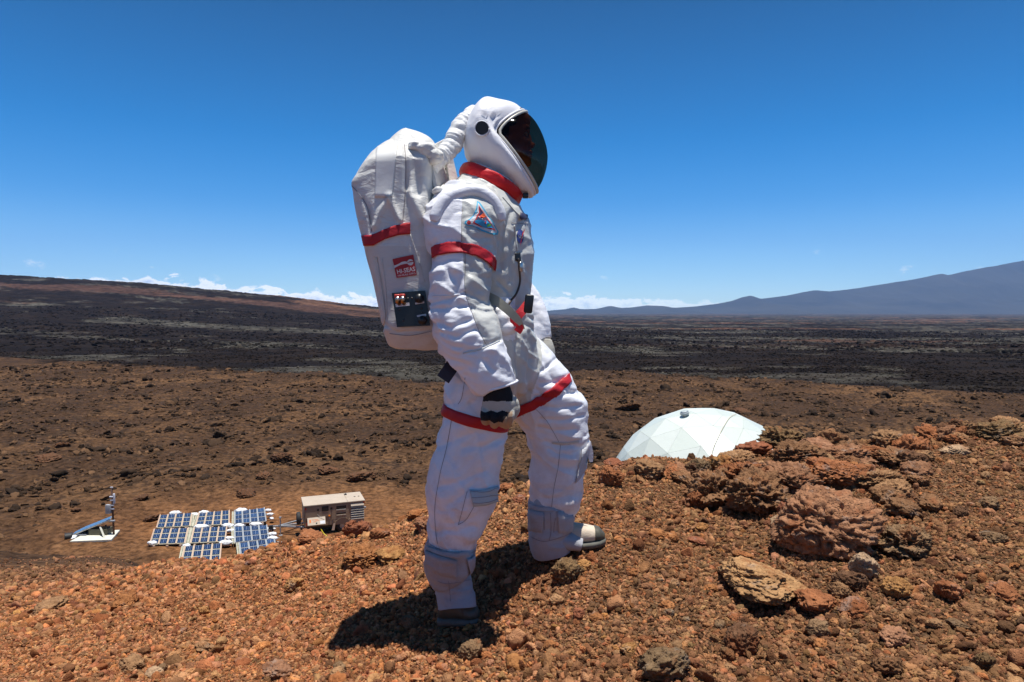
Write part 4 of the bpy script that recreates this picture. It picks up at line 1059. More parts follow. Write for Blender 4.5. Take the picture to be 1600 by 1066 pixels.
# pockets
drape('pocket', BODY, [(733, 765), (755, 764), (777, 759)], [(739, 791), (758, 789), (779, 783)], LBLUE, person, off=.007, thick=.008, label='pale blue grid pocket flap on the rear shin')
for yy in (0, 9, 17):
    stitch('pocket_seam', BODY, [(735+yy*.2, 768+yy), (757, 767+yy*1.0), (776+yy*.1, 762+yy)], person, off=.0085)
stitch('pocket_seam', BODY, [(730, 768), (723, 795), (716, 820)], person); stitch('pocket_seam', BODY, [(716, 820), (728, 812), (740, 792)], person)
FP = [(903, 712), (915, 698), (922, 688)], [(897, 755), (906, 750), (924, 722)]
drape('pocket', BODY, [(908, 702), (914, 696), (917, 690)], [(897, 754), (904, 748), (914, 730)], fabric('grey_pocket_cloth', (.45, .45, .47)), person, off=.010, thick=.012)
strap('pocket_flap', [(910, 700, 2.79), (916, 698, 2.80), (921, 693, 2.83)], (3, 4, 3), WHITE, person)
strap('pocket_flap', [(919, 690, 2.82), (922, 708, 2.82), (924, 722, 2.82)], (4, 5, 2.5), WHITE, person)
drape('knee_patch', BODY, [(862, 690), (885, 691), (905, 688)], [(862, 694), (885, 695), (904, 692)], CREAM, person, off=.003)

# ------------------------------------------------------------ collar
def ring(name, c, U, V_, a, b, prof, m_, parent, n=72, wob=None, near=None):
    """swept closed ring: centre c, in-plane axes U, V_, radii a, b; prof = list of (radial, along normal)"""
    c = Vector(c); U = Vector(U).normalized(); V_ = Vector(V_).normalized(); N_ = U.cross(V_).normalized(); v = []; f = []; k = len(prof)
    for i in range(n):
        t_ = 2*math.pi*i/n; e = U*math.cos(t_)*a+V_*math.sin(t_)*b; en = (U*math.cos(t_)*b+V_*math.sin(t_)*a).normalized()
        for (r_, h_) in prof:
            x = 0 if not wob else wob*noise3(np.array([[math.cos(t_)*3, math.sin(t_)*3, h_*30]]), 3)[0]
            v.append(c+e+en*(r_+x)+N_*h_)
    for i in range(n):
        for j in range(k): f.append((i*k+j, i*k+(j+1) % k, ((i+1) % n)*k+(j+1) % k, ((i+1) % n)*k+j))
    return wobj(name, v, f, m_, parent)
a_ = P(723, 266, 2.70); b_ = P(811, 311, 2.70); U = (b_-a_).normalized(); N_ = Vector((0, 1, 0)).cross(U).normalized()
pr = [(.014*math.cos(q), .025*math.copysign(abs(math.sin(q))**.6, math.sin(q))) for q in np.linspace(0, 2*math.pi, 16, endpoint=False)]
collar = ring('collar', (a_+b_)/2, U, (0, 1, 0), (b_-a_).length/2*.97, .165, pr, REDC, person, wob=.006)
# neck ring filling between collar and hood
ring('neck_ring', (a_+b_)/2-N_*0, U, (0, 1, 0), (b_-a_).length/2*.93, .155, [(.004*math.cos(q), .03*math.sin(q)) for q in np.linspace(0, 2*math.pi, 8, endpoint=False)], WHITE, person)

# ------------------------------------------------------------ hood: open shell whose rim carries the visor
HY = 2.70
def shell(rows, n=56):
    """rows: (top px,py), (bottom px,py), half depth m, bow px, bow position"""
    v = []; f = []; keys = [(r[0][0], r[0][1], r[1][0], r[1][1], r[2], r[3], r[4]) for r in rows]; a = cr(keys, 5)
    for r in a:
        T_ = np.array(r[0:2]); B_ = np.array(r[2:4]); c = (T_+B_)/2; h = (T_-B_)/2; pr_ = np.array([h[1], -h[0]]); L = np.hypot(*h); pr_ = pr_/max(L, 1e-6)
        for j in range(n):
            t_ = 2*math.pi*j/n; cc, ss = math.cos(t_), math.sin(t_)
            q = c+h*cc
            bow = (((cc+1)/(1+r[6])) if cc < r[6] else max(0, 1-((cc-r[6])/(1-r[6]))**1.7))**1.08*r[5]
            q = q+pr_*bow*SIGN
            dy = -r[4]*math.copysign(abs(ss)**.9, ss)
            p = P(q[0], q[1], HY); v.append(p+Vector((0, dy, 0)))
    k = len(a)
    for i in range(k-1):
        for j in range(n): f.append((i*n+j, i*n+(j+1) % n, (i+1)*n+(j+1) % n, (i+1)*n+j))
    return v, f, n, k
SIGN = 1
tst = np.array([0, 1.0]);  # direction of the bow: h=(T-B)/2 points up, its right-hand normal must point back (-x)
RIM = ((819, 174), (836, 303), .150, 50, .35)
h_ = np.array([819-836, 174-303]); SIGN = 1 if np.array([h_[1], -h_[0]])[0] < 0 else -1
rows = [RIM, ((804, 163.5), (829, 309), .168, 42, .35), ((782, 158.5), (806, 304), .176, 28, .3), ((760, 155), (782, 293), .172, 17, .2), ((744, 168), (757, 280), .155, 8, 0),
        ((732, 187), (738, 264), .115, 3, 0), ((726, 207), (727, 243), .055, 0, 0), ((723.5, 221), (723.5, 226), .006, 0, 0)]
v, f, n_, k_ = shell(rows)
hv = np.array([tuple(x) for x in v]); hx, hy = proj(hv)
# pleats that radiate from the visor's side pivot
for s in (1,):
    dx = hx-779; dy = hy-205; rr = np.hypot(dx, dy); an = np.arctan2(dy, dx)
    w = np.exp(-((an+2.35)/.75)**2)*np.exp(-((rr-24)/17)**2)
    side = np.where(hv[:, 1] < HY, -1.0, 1.0)
    hv[:, 1] += side*w*.014*(1-2*np.abs(np.sin(an*8.5)))
hv += (.003*noise3(hv*22, 2)*np.where(np.arange(len(hv)) < n_*3, .3, 1))[:, None]
hood = wobj('hood', hv, f, HOOD, person); hood['label'] = 'white fabric helmet hood'
sd = hood.modifiers.new('thickness', 'SOLIDIFY'); sd.thickness = .004; sd.offset = 1 
# rim strip and inner cream gasket
rim = [Vector(x) for x in v[:n_]]
ctr = sum(rim, Vector())/len(rim)
def closed_tube(pts, r, n=8):
    k = len(pts); v = []; f = []
    for i in range(k):
        tg = (pts[(i+1) % k]-pts[i-1]).normalized(); o_ = (pts[i]-ctr); s_ = (o_-tg*o_.dot(tg)).normalized(); u_ = tg.cross(s_)
        for j in range(n): q = 2*math.pi*j/n; v.append(pts[i]+s_*(r*math.cos(q))+u_*(r*math.sin(q)))
    for i in range(k):
        for j in range(n): f.append((i*n+j, i*n+(j+1) % n, ((i+1) % k)*n+(j+1) % n, ((i+1) % k)*n+j))
    return v, f
vv, ff = closed_tube(rim, .0045); wobj('visor_rim', vv, ff, HOOD, person)
fw = (P(850, 235, HY)-P(780, 240, HY)).normalized()
vv, ff = closed_tube([ctr+(p-ctr)*.955+fw*.012 for p in rim], .006); wobj('visor_gasket', vv, ff, mat('gasket', (.50, .48, .42), .35, .05), person)
# the visor bubble
vis_m = bpy.data.materials.new('tinted_visor'); vis_m.use_nodes = True; q = NT(vis_m.node_tree)
tr_ = q.n('ShaderNodeBsdfTransparent', Color=(.31, .23, .165)); gl = q.n('ShaderNodeBsdfGlossy', Color=(.9, .9, .9), Roughness=.04)
lw = q.n('ShaderNodeLayerWeight', Blend=.12).outputs['Fresnel']
mx_ = q.n('ShaderNodeMixShader', i0=q.mr(lw, 0, 1, .02, .05), i1=tr_.outputs[0], i2=gl.outputs[0]); q.n('ShaderNodeOutputMaterial', Surface=mx_.outputs[0])
rows = [((820, 177), (835, 300), .145, 46, .35), ((829, 183), (842, 292), .142, 30, .25), ((838.5, 195), (848.5, 280), .122, 15, .1), ((847, 211), (853.5, 264), .085, 6, 0),
        ((853, 228), (855.5, 250), .040, 1, 0), ((855, 238), (855.5, 241), .004, 0, 0)]
v, f, n2_, k2_ = shell(rows)
visor = wobj('visor', v, f, vis_m, person); visor['label'] = 'dark tinted bubble visor'
# ports on the sides of the hood
HB = BVHTree.FromPolygons([tuple(x) for x in hv], [tuple(g) for g in (hood.data.polygons[i].vertices for i in range(len(hood.data.polygons)))])
h, n_ = hit(HB, 753, 201)
for sgn in (1, -1):
    hh = Vector((h.x, h.y if sgn == 1 else 2*HY-h.y, h.z)); nn = Vector((n_.x, n_.y*sgn, n_.z))
    nn = (nn+Vector((0, -.8*sgn, 0))).normalized()
    MB().cyl(hh-nn*.02, hh+nn*.006, .0255, .0255, 28).build('ear_port', BLACK, person, False, world=True)
    v, f = tube([hh+nn*.004+Vector((math.cos(q), 0, math.sin(q)))*.026 for q in np.linspace(0, 2*math.pi, 25)], .003, 6); wobj('port_ring', v, f, HOOD, person)
MB().rbox(-.011, .011, -.014, .014, -.009, .009, .004, Matrix.Translation(P(821, 306, HY-.06))).build('chin_latch', BLACK, person, True, world=True)

# ------------------------------------------------------------ head behind the visor (profile to the right)
def ell(c, r, n=24):
    v, f = _ICO_S; return [Vector((c[0]+r[0]*x[0], c[1]+r[1]*x[1], c[2]+r[2]*x[2])) for x in v], f
bm = bmesh.new(); bmesh.ops.create_icosphere(bm, subdivisions=3, radius=1); _ICO_S = ([tuple(x.co) for x in bm.verts], [[q.index for q in g.verts] for g in bm.faces]); bm.free()
def E(px, py, rx, rz, ry, Y=HY): s_ = HY/FPX; return ell(P(px, py, Y), (rx*s_, ry, rz*s_))
hp = [E(797, 205, 31, 33, .078), E(806, 223, 24, 30, .062), E(812, 190, 17, 18, .062), E(817, 246, 13, 12, .036), E(824, 254, 6.5, 7, .02), E(829, 226, 7.5, 3.6, .013), E(826, 219, 5, 8, .009), E(830.5, 229, 4.2, 3.2, .016),
      E(828.5, 238, 4.2, 2.4, .024), E(828, 243.5, 4, 2.4, .022), E(822, 201, 6.5, 3, .05), E(795, 262, 19, 30, .055), E(795, 219, 4, 8, .083), E(815, 230, 11, 13, .053)]
head = fuse(hp, .0035, 3)
c_ = vco(head); hx, hy = proj(c_)
for ey in (-1, 1):                                     # eye sockets
    g = np.exp(-(((hx-822)/4.5)**2+((hy-209)/3.8)**2))*np.exp(-((c_[:, 1]-(HY+ey*.032))/.016)**2); c_[:, 0] -= .012*g
setco(head, c_-np.array(BASE)); head.polygons.foreach_set('use_smooth', np.ones(len(head.polygons), bool)); head.materials.append(SKIN)
ho = obj('head', head, person)
for ey in (-1, 1):
    v, f = ell(P(820.5, 209.5, HY+ey*.031), (.0115, .012, .0115)); wobj('eye', v, f, mat('eye_white', (.55, .5, .45), .25, .02), ho)
    v, f = ell(P(820.5+3.4, 209.5, HY+ey*.031), (.004, .0055, .0055)); wobj('iris', v, f, BLACK, ho)
    v, f = tube([P(826.5, 202, HY+ey*.012), P(827, 200.5, HY+ey*.03), P(822, 202, HY+ey*.05)], [.002, .0035, .002], 6); wobj('eyebrow', v, f, HAIR, ho)
pch = fuse([ell(P(784, 498, 2.50), (.042, .045, .038)), ell(P(790, 512, 2.50), (.045, .045, .030)), ell(P(778, 486, 2.50), (.025, .04, .022))], .005, 4)
c_ = vco(pch); c_ = c_+vno(pch)*(.010*(crease(c_, (12, 12, 12), 66)-.2))[:, None]; setco(pch, c_-np.array(BASE)); pch.materials.append(WHITE)
pch.polygons.foreach_set('use_smooth', np.ones(len(pch.polygons), bool)); obj('belt_pouch', pch, person)
hm = fuse([E(791, 200, 32, 33, .083), E(800, 183, 24, 16, .070), E(780, 222, 17, 20, .065)], .006, 2)
c_ = vco(hm); hx, hy = proj(c_); c_ = c_+vno(hm)*(.003*noise3(c_*60, 3))[:, None]; setco(hm, c_-np.array(BASE))
hm.polygons.foreach_set('use_smooth', np.ones(len(hm.polygons), bool)); hm.materials.append(HAIR); obj('hair', hm, person)

# ------------------------------------------------------------ glove
def chain(pts, r): return tube([P(*p) for p in cr(pts, 4)], list(np.interp(np.linspace(0, 1, (len(pts)-1)*4+1), np.linspace(0, 1, len(r)), r)), 12)
GY_ = 2.36
gl_parts = [loft([(771, 600, GY_+.01, 22, .045), (777, 615, GY_, 23, .045), (779, 630, GY_, 26, .042), (779, 643, GY_, 26, .038), (779, 648, GY_, 22, .032)], 24, 4, 2.6)]
for px0, dyy, ln in ((758, 652, 658), (771.5, 656, 663), (784.5, 655, 661.5)):
    gl_parts.append(chain([(px0+1, 638, GY_-.005), (px0, 648, GY_-.030), (px0+.5, dyy, GY_-.032), (px0+1, ln, GY_-.008), (px0+2, ln-3, GY_+.025), (px0+3, ln-12, GY_+.035)], [.017, .0175, .0175, .0165, .0155, .013]))
gl_parts.append(chain([(796, 638, GY_-.005), (797, 648, GY_-.022), (795, 657, GY_-.018), (792, 664, GY_+.002), (789, 663, GY_+.02), (787, 654, GY_+.032)], [.017, .0165, .016, .015, .014, .012]))
gl_parts.append(chain([(799, 622, GY_+.01), (805, 632, GY_+.012), (806, 643, GY_+.012), (801, 653, GY_+.015)], [.016, .015, .0135, .011]))
gm = fuse(gl_parts, .0022, 3)
c_ = vco(gm); c_ = c_+vno(gm)*(.0022*(crease(c_, (22, 22, 30), 9)-.25))[:, None]; setco(gm, c_-np.array(BASE))
nf = len(gm.polygons); cen = np.empty(nf*3, np.float32); gm.polygons.foreach_get('center', cen); cen = cen.reshape(-1, 3).astype(float)+np.array(BASE); gx, gy = proj(cen)
wav = 1.2*np.sin(gx*.35)
mi = np.zeros(nf, int)                                   # 0 black knit cuff
mi[(gy > 627+wav*.4) & (gy <= 643+wav)] = 1              # pale leather band
mi[(gy > 643+wav) & (gy < 662)] = 0                      # black knuckles
tip = np.interp(gx, [752, 758, 765, 772, 779, 785, 791], [657, 658, 657, 662, 659, 660.5, 651])
mi[(gy > tip)] = 2; mi[(gx > 791+(656-gy)*.25) & (gy > 643)] = 2
mi[(gx > 801) & (gy > 612)] = 1; mi[(cen[:, 1] > GY_+.012) & (gy > 640)] = 2
for m2 in (BKNIT, GLOVEW, GLOVET): gm.materials.append(m2)
gm.polygons.foreach_set('material_index', mi.astype(np.int32)); gm.polygons.foreach_set('use_smooth', np.ones(nf, bool)); gm.update()
go_ = obj('glove', gm, person); go_['label'] = 'black and pale leather work glove with curled fingers'
v, f = loft([(846, 536, 2.95, 17, .06), (848, 548, 2.94, 19, .055), (850, 560, 2.94, 17, .045), (850, 566, 2.94, 10, .03)], 20, 4); wobj('glove', v, f, GLOVEW, person)
# sleeve cuff roll
v, f = tube([p for p in [P(774, 604, 2.38)+Vector((math.cos(t_)*.077, math.sin(t_)*.080, math.cos(t_)*.020)) for t_ in np.linspace(0, 2*math.pi, 33)]], .0045, 8); wobj('cuff_hem', v, f, WHITE, person)

# ------------------------------------------------------------ gaiters and boots
def cloth_loft(secs, m_, name, parent, amp=.006, seed=1, n=64, voxel=None, parts=None, scale=(6, 6, 16)):
    v, f = loft(secs, n, 8, 2.3); a = np.array([tuple(x) for x in v])
    me = mesh(name, a, f, m_); nn = vno(me)
    a = a+nn*(amp*(crease(a, scale, seed)-.25)*2+.004*noise3(a*9, seed+2))[:, None]
    return wobj(name, a, f, m_, parent)
g1 = cloth_loft([(706, 846, 2.60, 38, .112), (705, 852, 2.60, 40, .116), (704, 866, 2.60, 40, .116), (703, 884, 2.60, 39, .112), (704, 898, 2.60, 34, .100), (707, 906, 2.60, 30, .090),
                 (710, 922, 2.59, 29.5, .086), (713, 936, 2.58, 30, .090), (714, 949, 2.57, 31, .092)], GAIT, 'gaiter', person, .0075, 21)
g2 = cloth_loft([(864, 784, 2.85, 36, .108), (862, 790, 2.85, 36.5, .112), (861, 806, 2.85, 36, .112), (860, 826, 2.85, 35, .108), (860, 842, 2.85, 33, .104), (862, 852, 2.85, 33, .100), (864, 862, 2.85, 31, .095)], GAIT, 'gaiter', person, .0075, 22)
v, f = loft([(868, 836, 2.83, 16, .07), (885, 842, 2.83, 16, .07), (900, 846, 2.83, 13, .062), (907, 848, 2.83, 12, .058)], 24, 5); wobj('gaiter_tongue', v, f, GAIT, person)
G1 = bvh_of(g1.data, BASE); G2 = bvh_of(g2.data, BASE)
drape('gaiter_flap', G1, [(667, 861), (688, 869), (714, 875)], [(666, 884), (690, 898), (713, 903)], GAIT, g1, off=.008, thick=.008)
drape('gaiter_flap', G1, [(728, 872), (735, 871), (740, 866)], [(732, 897), (736, 893), (740, 884)], GAIT, g1, off=.008, thick=.008)
drape('gaiter_hem', G1, [(668, 853), (690, 862), (715, 865), (742, 853)], [(668, 860), (690, 869), (715, 872), (742, 861)], GAIT, g1, off=.006, thick=.006)
drape('gaiter_flap', G2, [(827, 797), (840, 799), (851, 801)], [(827, 829), (838, 831), (848, 832)], GAIT, g2, off=.007, thick=.008)
drape('gaiter_flap', G2, [(870, 800), (883, 799), (894, 795)], [(872, 833), (884, 834), (894, 829)], GAIT, g2, off=.007, thick=.008)
drape('gaiter_hem', G2, [(827, 786), (845, 792), (868, 793), (896, 786)], [(827, 794), (845, 799), (868, 800), (896, 793)], GAIT, g2, off=.005, thick=.006)
for pl in ([(701, 908), (703, 925), (704, 940)], [(684, 908), (700, 912), (735, 906)]): stitch('gaiter_seam', G1, pl, g1)
for pl in ([(860, 802), (861, 830), (858, 845)], [(828, 838), (850, 846), (880, 838), (893, 832)], [(846, 812), (850, 808), (851, 828)], [(868, 810), (866, 820), (865, 832)]): stitch('gaiter_seam', G2, pl, g2)
def boot(px0, px1, pyb, Y, toe, lift=0, upper=None, name='boot', hk=1.0):
    """boot pointing right: heel px0, toe px1, sole line pyb"""
    b = empty('tmp', (0, 0, 0), '', ''); bpy.data.objects.remove(b)
    s_ = Y/FPX; L = (px1-px0)*s_; c0 = P(px0, pyb, Y)
    dirx = Vector((1, .03, lift)).normalized()
    def prof(t_):                                          # half width, height of upper
        w = np.interp(t_, [0, .12, .3, .55, .78, .92, 1], [.030, .040, .038, .046, .050, .038, .012]); h = np.interp(t_, [0, .1, .35, .55, .75, .92, 1], [.10, .115, .11, .082, .066, .050, .022])*hk
        return w, h
    def body(t0, t1, extra, m_, nm, parent, k=18):
        v = []; f = []; n = 20
        for i in range(k):
            t_ = t0+(t1-t0)*i/(k-1); w, h = prof(t_); w += extra; h += extra
            for j in range(n):
                q = 2*math.pi*j/n; y = w*math.copysign(abs(math.cos(q))**.8, math.cos(q)); z = h*.5+h*.5*math.copysign(abs(math.sin(q))**.75, math.sin(q))
                y *= 1-.28*max(0, z/h-.35)
                v.append(c0+dirx*(L*t_)+Vector((0, y, z+.012)))
        for i in range(k-1):
            for j in range(n): f.append((i*n+j, i*n+(j+1) % n, (i+1)*n+(j+1) % n, (i+1)*n+j))
        f += [tuple(range(n))[::-1], tuple((k-1)*n+j for j in range(n))]
        return wobj(nm, v, f, m_, parent)
    bt = body(0, .97, 0, upper or BOOTW, name, person)
    body(toe, 1.0, .003, RUBBER, 'toe_cap', bt, 12)
    v = []; f = []; k = 24
    for z in (-.006, .016):
        for i in range(k):
            t_ = i/(k-1); w, h = prof(t_); v += [c0+dirx*(L*(t_*1.02-.01))+Vector((0, w+.006, z)), c0+dirx*(L*(t_*1.02-.01))+Vector((0, -w-.006, z))]
    for i in range(k-1):
        a = 2*i; b2 = 2*k+a
        f += [(a, a+1, a+3, a+2), (b2, b2+2, b2+3, b2+1), (a, a+2, b2+2, b2), (a+1, b2+1, b2+3, a+3)]
    f += [(0, 2*k, 2*k+1, 1), (2*k-2, 2*k-1, 4*k-1, 4*k-2)]
    wobj('sole', v, f, SOLE, bt)
    return bt
boot(685, 751, 969, 2.56, .60, 0, RUBBER, hk=.72)
boot(836, 947, 857, 2.84, .85, .09)

# ============================================================ LIFE-SUPPORT BACKPACK
pack_rows = [(209, 630, 646), (212, 622, 660), (218, 608, 672), (225, 595, 676), (234, 580, 677), (249, 564, 677), (268, 552, 677), (282, 544.5, 677), (287, 544.5, 677), (302, 548, 678), (340, 557, 679), (384, 568, 683), (440, 579, 690),
             (490, 588, 696), (517, 593, 700), (534, 597, 702), (543, 601, 702), (547, 608, 700)]
YN, YF = 2.44, 2.86
def pack_mesh(n=96, expo=5.0):
    a = cr([(r[0], r[1], r[2]) for r in pack_rows], 7); v = []; f = []; k = len(a)
    for r in a:
        yq = YN+.05+(.16*max(0, (250-r[0])/45)**1.3 if r[0] < 250 else 0); L_ = P(r[1], r[0], yq); Rr = P(r[2], r[0], yq); z = L_.z; cx = (L_.x+Rr.x)/2; hw = (Rr.x-L_.x)/2
        yn = YN+.16*max(0, (250-r[0])/45)**1.3 if r[0] < 250 else YN+(.05*max(0, (r[0]-515)/32) if r[0] > 515 else 0)
        yf = YF-.06*max(0, (250-r[0])/40) if r[0] < 250 else YF
        cy = (yn+yf)/2; hd = (yf-yn)/2
        for j in range(n):
            t_ = 2*math.pi*j/n; c, s_ = math.cos(t_), math.sin(t_); expo = 5.0 if r[0] > 235 else 4.2
            v.append(Vector((cx+hw*math.copysign(abs(c)**(2/expo), c), cy+hd*math.copysign(abs(s_)**(2/expo), s_), z)))
    for i in range(k-1):
        for j in range(n): f.append((i*n+j, (i+1)*n+j, (i+1)*n+(j+1) % n, i*n+(j+1) % n))
    f.append(tuple(range(n))); f.append(tuple((k-1)*n+j for j in range(n))[::-1])
    return v, f
PB = P(640, 547, 2.66)
pack = empty('backpack', PB, 'white box-shaped life-support backpack worn on the spacesuit', 'backpack')
v, f = pack_mesh()
pm = fuse([(v, f)], .0062, 2, .4); c_ = vco(pm); nn = vno(pm); px, py = proj(c_)
nrm_ = nn; no = nn; lab = np.zeros(len(c_), int); co = c_
d = .010*noise3(c_*3.2, 31)+.004*(crease(c_, (9, 9, 9), 33)-.25)
up = 1-sst(py, 340, 385)
d += up*(.020*(crease(c_@np.array([[.8, 0, .5], [0, 1, 0], [-.4, 0, .45]]), (9, 5, 4.5), 32)-.25))
d += (1-up)*.006*(crease(c_, (8, 6, 3), 34)-.25)
d += valley([(633, 228), (634, 262), (635, 300), (632, 345)], 4, .010)+valley([(566, 310), (577, 330), (581, 362)], 2.5, .006)
d -= valley([(608, 310), (595, 330), (585, 355)], 4, .012)+valley([(608, 310), (618, 330), (625, 344)], 4, .012)+valley([(640, 300), (660, 340)], 6, .010)
d += valley([(645, 230), (650, 270), (655, 300)], 8, .014)
d += valley([(588, 405), (596, 450), (601, 495), (594, 515)], 3, .008)+valley([(600, 508), (620, 520), (660, 518), (700, 512)], 3, .006)
c_ = c_+nn*d[:, None]; setco(pm, c_-np.array(PB)); nf = len(pm.polygons); cen = np.empty(nf*3, np.float32); pm.polygons.foreach_get('center', cen); cen = cen.reshape(-1, 3).astype(float)+np.array(PB)
bx, by = proj(cen); mi = (by > 384).astype(np.int32)
for m2 in (PACKM, PACKB): pm.materials.append(m2)
pm.polygons.foreach_set('material_index', mi); pm.polygons.foreach_set('use_smooth', np.ones(nf, bool)); pm.update()
shellp = obj('pack_cover', pm, pack); PK = bvh_of(pm, PB)
drape('red_band', PK, [(563.8, 367.5), (580, 368), (600, 359), (620, 352), (641, 348)], [(567.5, 384), (584, 384), (602, 374), (622, 368), (641, 366)], REDB, pack, off=.006, nv=7, thick=.006)
drape('pale_panel', PK, [(588, 230), (605, 228), (622, 226)], [(586, 309), (604, 309), (612, 308)], fabric('pack_panel_cloth', (.72, .71, .67), .45, bump=.05), pack, off=.004, nv=14, thick=.003)
stitch('piping', PK, [(549, 289), (560, 302), (573, 322), (578, 345), (581, 362)], pack, r=.0014)
stitch('piping', PK, [(632, 226), (634, 260), (633, 300), (629, 345)], pack, r=.0013); stitch('piping', PK, [(588, 402), (594, 440), (600, 480), (601, 500), (593, 516)], pack, r=.003, m_=PACKB)
stitch('piping', PK, [(597, 404), (603, 450), (606, 500)], pack, r=.0014, m_=PACKB)
stitch('piping', PK, [(609, 521), (640, 524), (672, 518), (700, 508)], pack, r=.0013)
stitch('piping', PK, [(641, 366), (652, 400), (664, 440)], pack, r=.0013, m_=PACKB)
# red square logo with a pale wave, a round planet and lettering
LQ = [(613.5, 405), (646, 398), (651.5, 430), (620, 434.5)]
g2d = [(i/8, j/8) for j in range(9) for i in range(9)]; gfc = [(j*9+i, j*9+i+1, (j+1)*9+i+1, (j+1)*9+i) for j in range(8) for i in range(8)]
logo = remap_patch('logo_patch', PK, LQ, g2d, gfc, flat('logo_red', (.36, .012, .018)), pack, .005); logo['label'] = 'red square patch lettered HI-SEAS'
LW = flat('logo_white', (.66, .62, .60))
v, f = poly_grid([(0, .52), (.1, .56), (.3, .62), (.5, .64), (.66, .63), (.66, .72), (.55, .76), (.4, .76), (.25, .70), (.1, .66), (0, .66)], .1); remap_patch('logo_print', PK, LQ, v, f, LW, logo, .0062)
v, f = poly_grid(disc(.80, .66, .15, 20, .15), .1); remap_patch('logo_print', PK, LQ, v, f, LW, logo, .0064)
v, f = poly_grid([(.62, .67), (.80, .72), (.99, .69), (.99, .66), (.80, .66)], .1); remap_patch('logo_print', PK, LQ, v, f, flat('logo_red2', (.36, .012, .018)), logo, .0072)
a, f = text2d('HI-SEAS', bold=.012); remap_patch('logo_lettering', PK, LQ, put(a, .09, .20, .97, .42), f, LW, logo, .0064)
a, f = text2d('HI-SEAS.ORG'); remap_patch('logo_lettering', PK, LQ, put(a, .09, .05, .95, .15), f, LW, logo, .0064)
# black control panel
CQ = [(613.5, 458.5), (665, 454.5), (673, 509), (621.5, 511.5)]
tl, tr, br, bl = [hit(PK, *q)[0] for q in CQ]
cpn = (tr-tl).cross(bl-tl).normalized()
if cpn.y > 0: cpn = -cpn
q4 = [p+cpn*.010 for p in (tl, tr, br, bl)]
cp = MB().slab(q4 if ((q4[1]-q4[0]).cross(q4[3]-q4[0])).dot(cpn) > 0 else q4[::-1], .008).build('control_panel', mat('panel_black', (.010, .009, .008), .35, .1), pack, world=True)
def on(x, y, h): return q4[0]*(1-x)*(1-y)+q4[1]*x*(1-y)+q4[2]*x*y+q4[3]*(1-x)*y+cpn*(h+.008)
for x in (.165, .315):
    MB().cyl(on(x, .20, 0), on(x, .20, .022), .0085, .0085, 14).build('valve', METAL, cp, True, world=True)
    MB().tube([on(x, .20, .018), on(x-.03, .27, .016), on(x+.01, .33, .002)], [.006, .006, .007], 8).build('valve_arm', mat('brass', (.45, .22, .08), .35, .1, metal=1.0), cp, True, world=True)
    MB().rbox(-.010, .010, -.006, .006, -.007, .007, .003, Matrix.Translation(on(x, .115, .014))).build('valve_handle', mat('valve_red', (.55, .05, .03), .4), cp, True, world=True)
lq = [on(.06, .42, .0015), on(.06, .33, .0015), on(.48, .31, .0015), on(.48, .40, .0015)]
lb = MB().slab(lq[::-1], .001).build('label_plate', LW, cp, world=True)
a, f = text2d('MAIN WATER'); tv = []
for x, y in a: tv.append(lq[0]*(1-x)*(1-y)+lq[3]*x*(1-y)+lq[2]*x*y+lq[1]*(1-x)*y)
mid = sum(lq, Vector())/4; tv = [mid+(p-mid)*.62+cpn*.0025 for p in tv]; wobj('label_lettering', tv, f, SEAM, lb, False)
for x, y in ((.46, .19), (.58, .19), (.16, .48), (.22, .82), (.82, .50), (.82, .62)): MB().cyl(on(x, y, 0), on(x, y, .004), .0035, .003, 10).build('screw', mat('screw_dull', (.10, .09, .09), .5, metal=.6), cp, True, world=True)
for x, y, k in ((.80, .22, 1), (.80, .84, -1)):
    MB().cyl(on(x, y, 0), on(x, y, .020), .0165, .015, 20).build('knob', BLACK, cp, True, world=True)
    w_ = [on(x-.15, y+.13*k+.03, .001), on(x+.13, y+.13*k+.01, .001), on(x+.13, y+.13*k-.05, .001), on(x-.15, y+.13*k-.02, .001)]
    MB().slab(w_ if ((w_[1]-w_[0]).cross(w_[3]-w_[0])).dot(cpn) > 0 else w_[::-1], .001).build('knob_plate', LW, cp, world=True)
# vent cap on top
vc = P(634, 209, 2.64)
cap_m = mat('clear_cap', (.62, .62, .60), .15, .05)
MB().cyl(vc-Vector((0, 0, .012)), vc+Vector((0, 0, .006)), .010, .009, 16).cyl(vc+Vector((0, 0, .009)), vc+Vector((0, 0, .018)), .012, .012, 16).build('vent_cap', cap_m, pack, True, world=True)
# front panel facing the back of the suit, with a marked strip, handle tube and red dot
fp = [P(666, 232, 2.52), P(696, 216, 2.80), P(713, 288, 2.80), P(680, 304, 2.50)]
MB().slab(fp[::-1], .012).build('front_panel', PACKM, pack, world=True)
strap('marked_strip', [(694, 250, 2.66), (697, 268, 2.66), (699, 287, 2.66)], 3.2, mat('marked_strip', (.55, .54, .48), .5), pack)
for yy, w in ((252, 1.6), (263, 2.2), (271, 2), (278, 2.4)): strap('strip_mark', [(694+(yy-250)*.13, yy, 2.655), (694.4+(yy-250)*.13, yy+3, 2.655)], w*.6, BLACK, pack)
MB().cyl(P(702, 289, 2.62), P(702.5, 289, 2.59), .011, .009, 16).build('release_button', REDB, pack, True, world=True)
MB().tube([P(*p) for p in cr([(679, 300, 2.46), (684, 296, 2.44), (690, 297, 2.46), (693, 293, 2.52)], 4)], .011, 10).build('grab_tube', PACKM, pack, True, world=True)
strap('shoulder_strap', [(700, 292, 2.60), (690, 303, 2.52), (682, 318, 2.46), (677, 334, 2.42)], (8, 10, 9, 6), mat('strap_cream', (.56, .53, .40), .55), pack, .012)
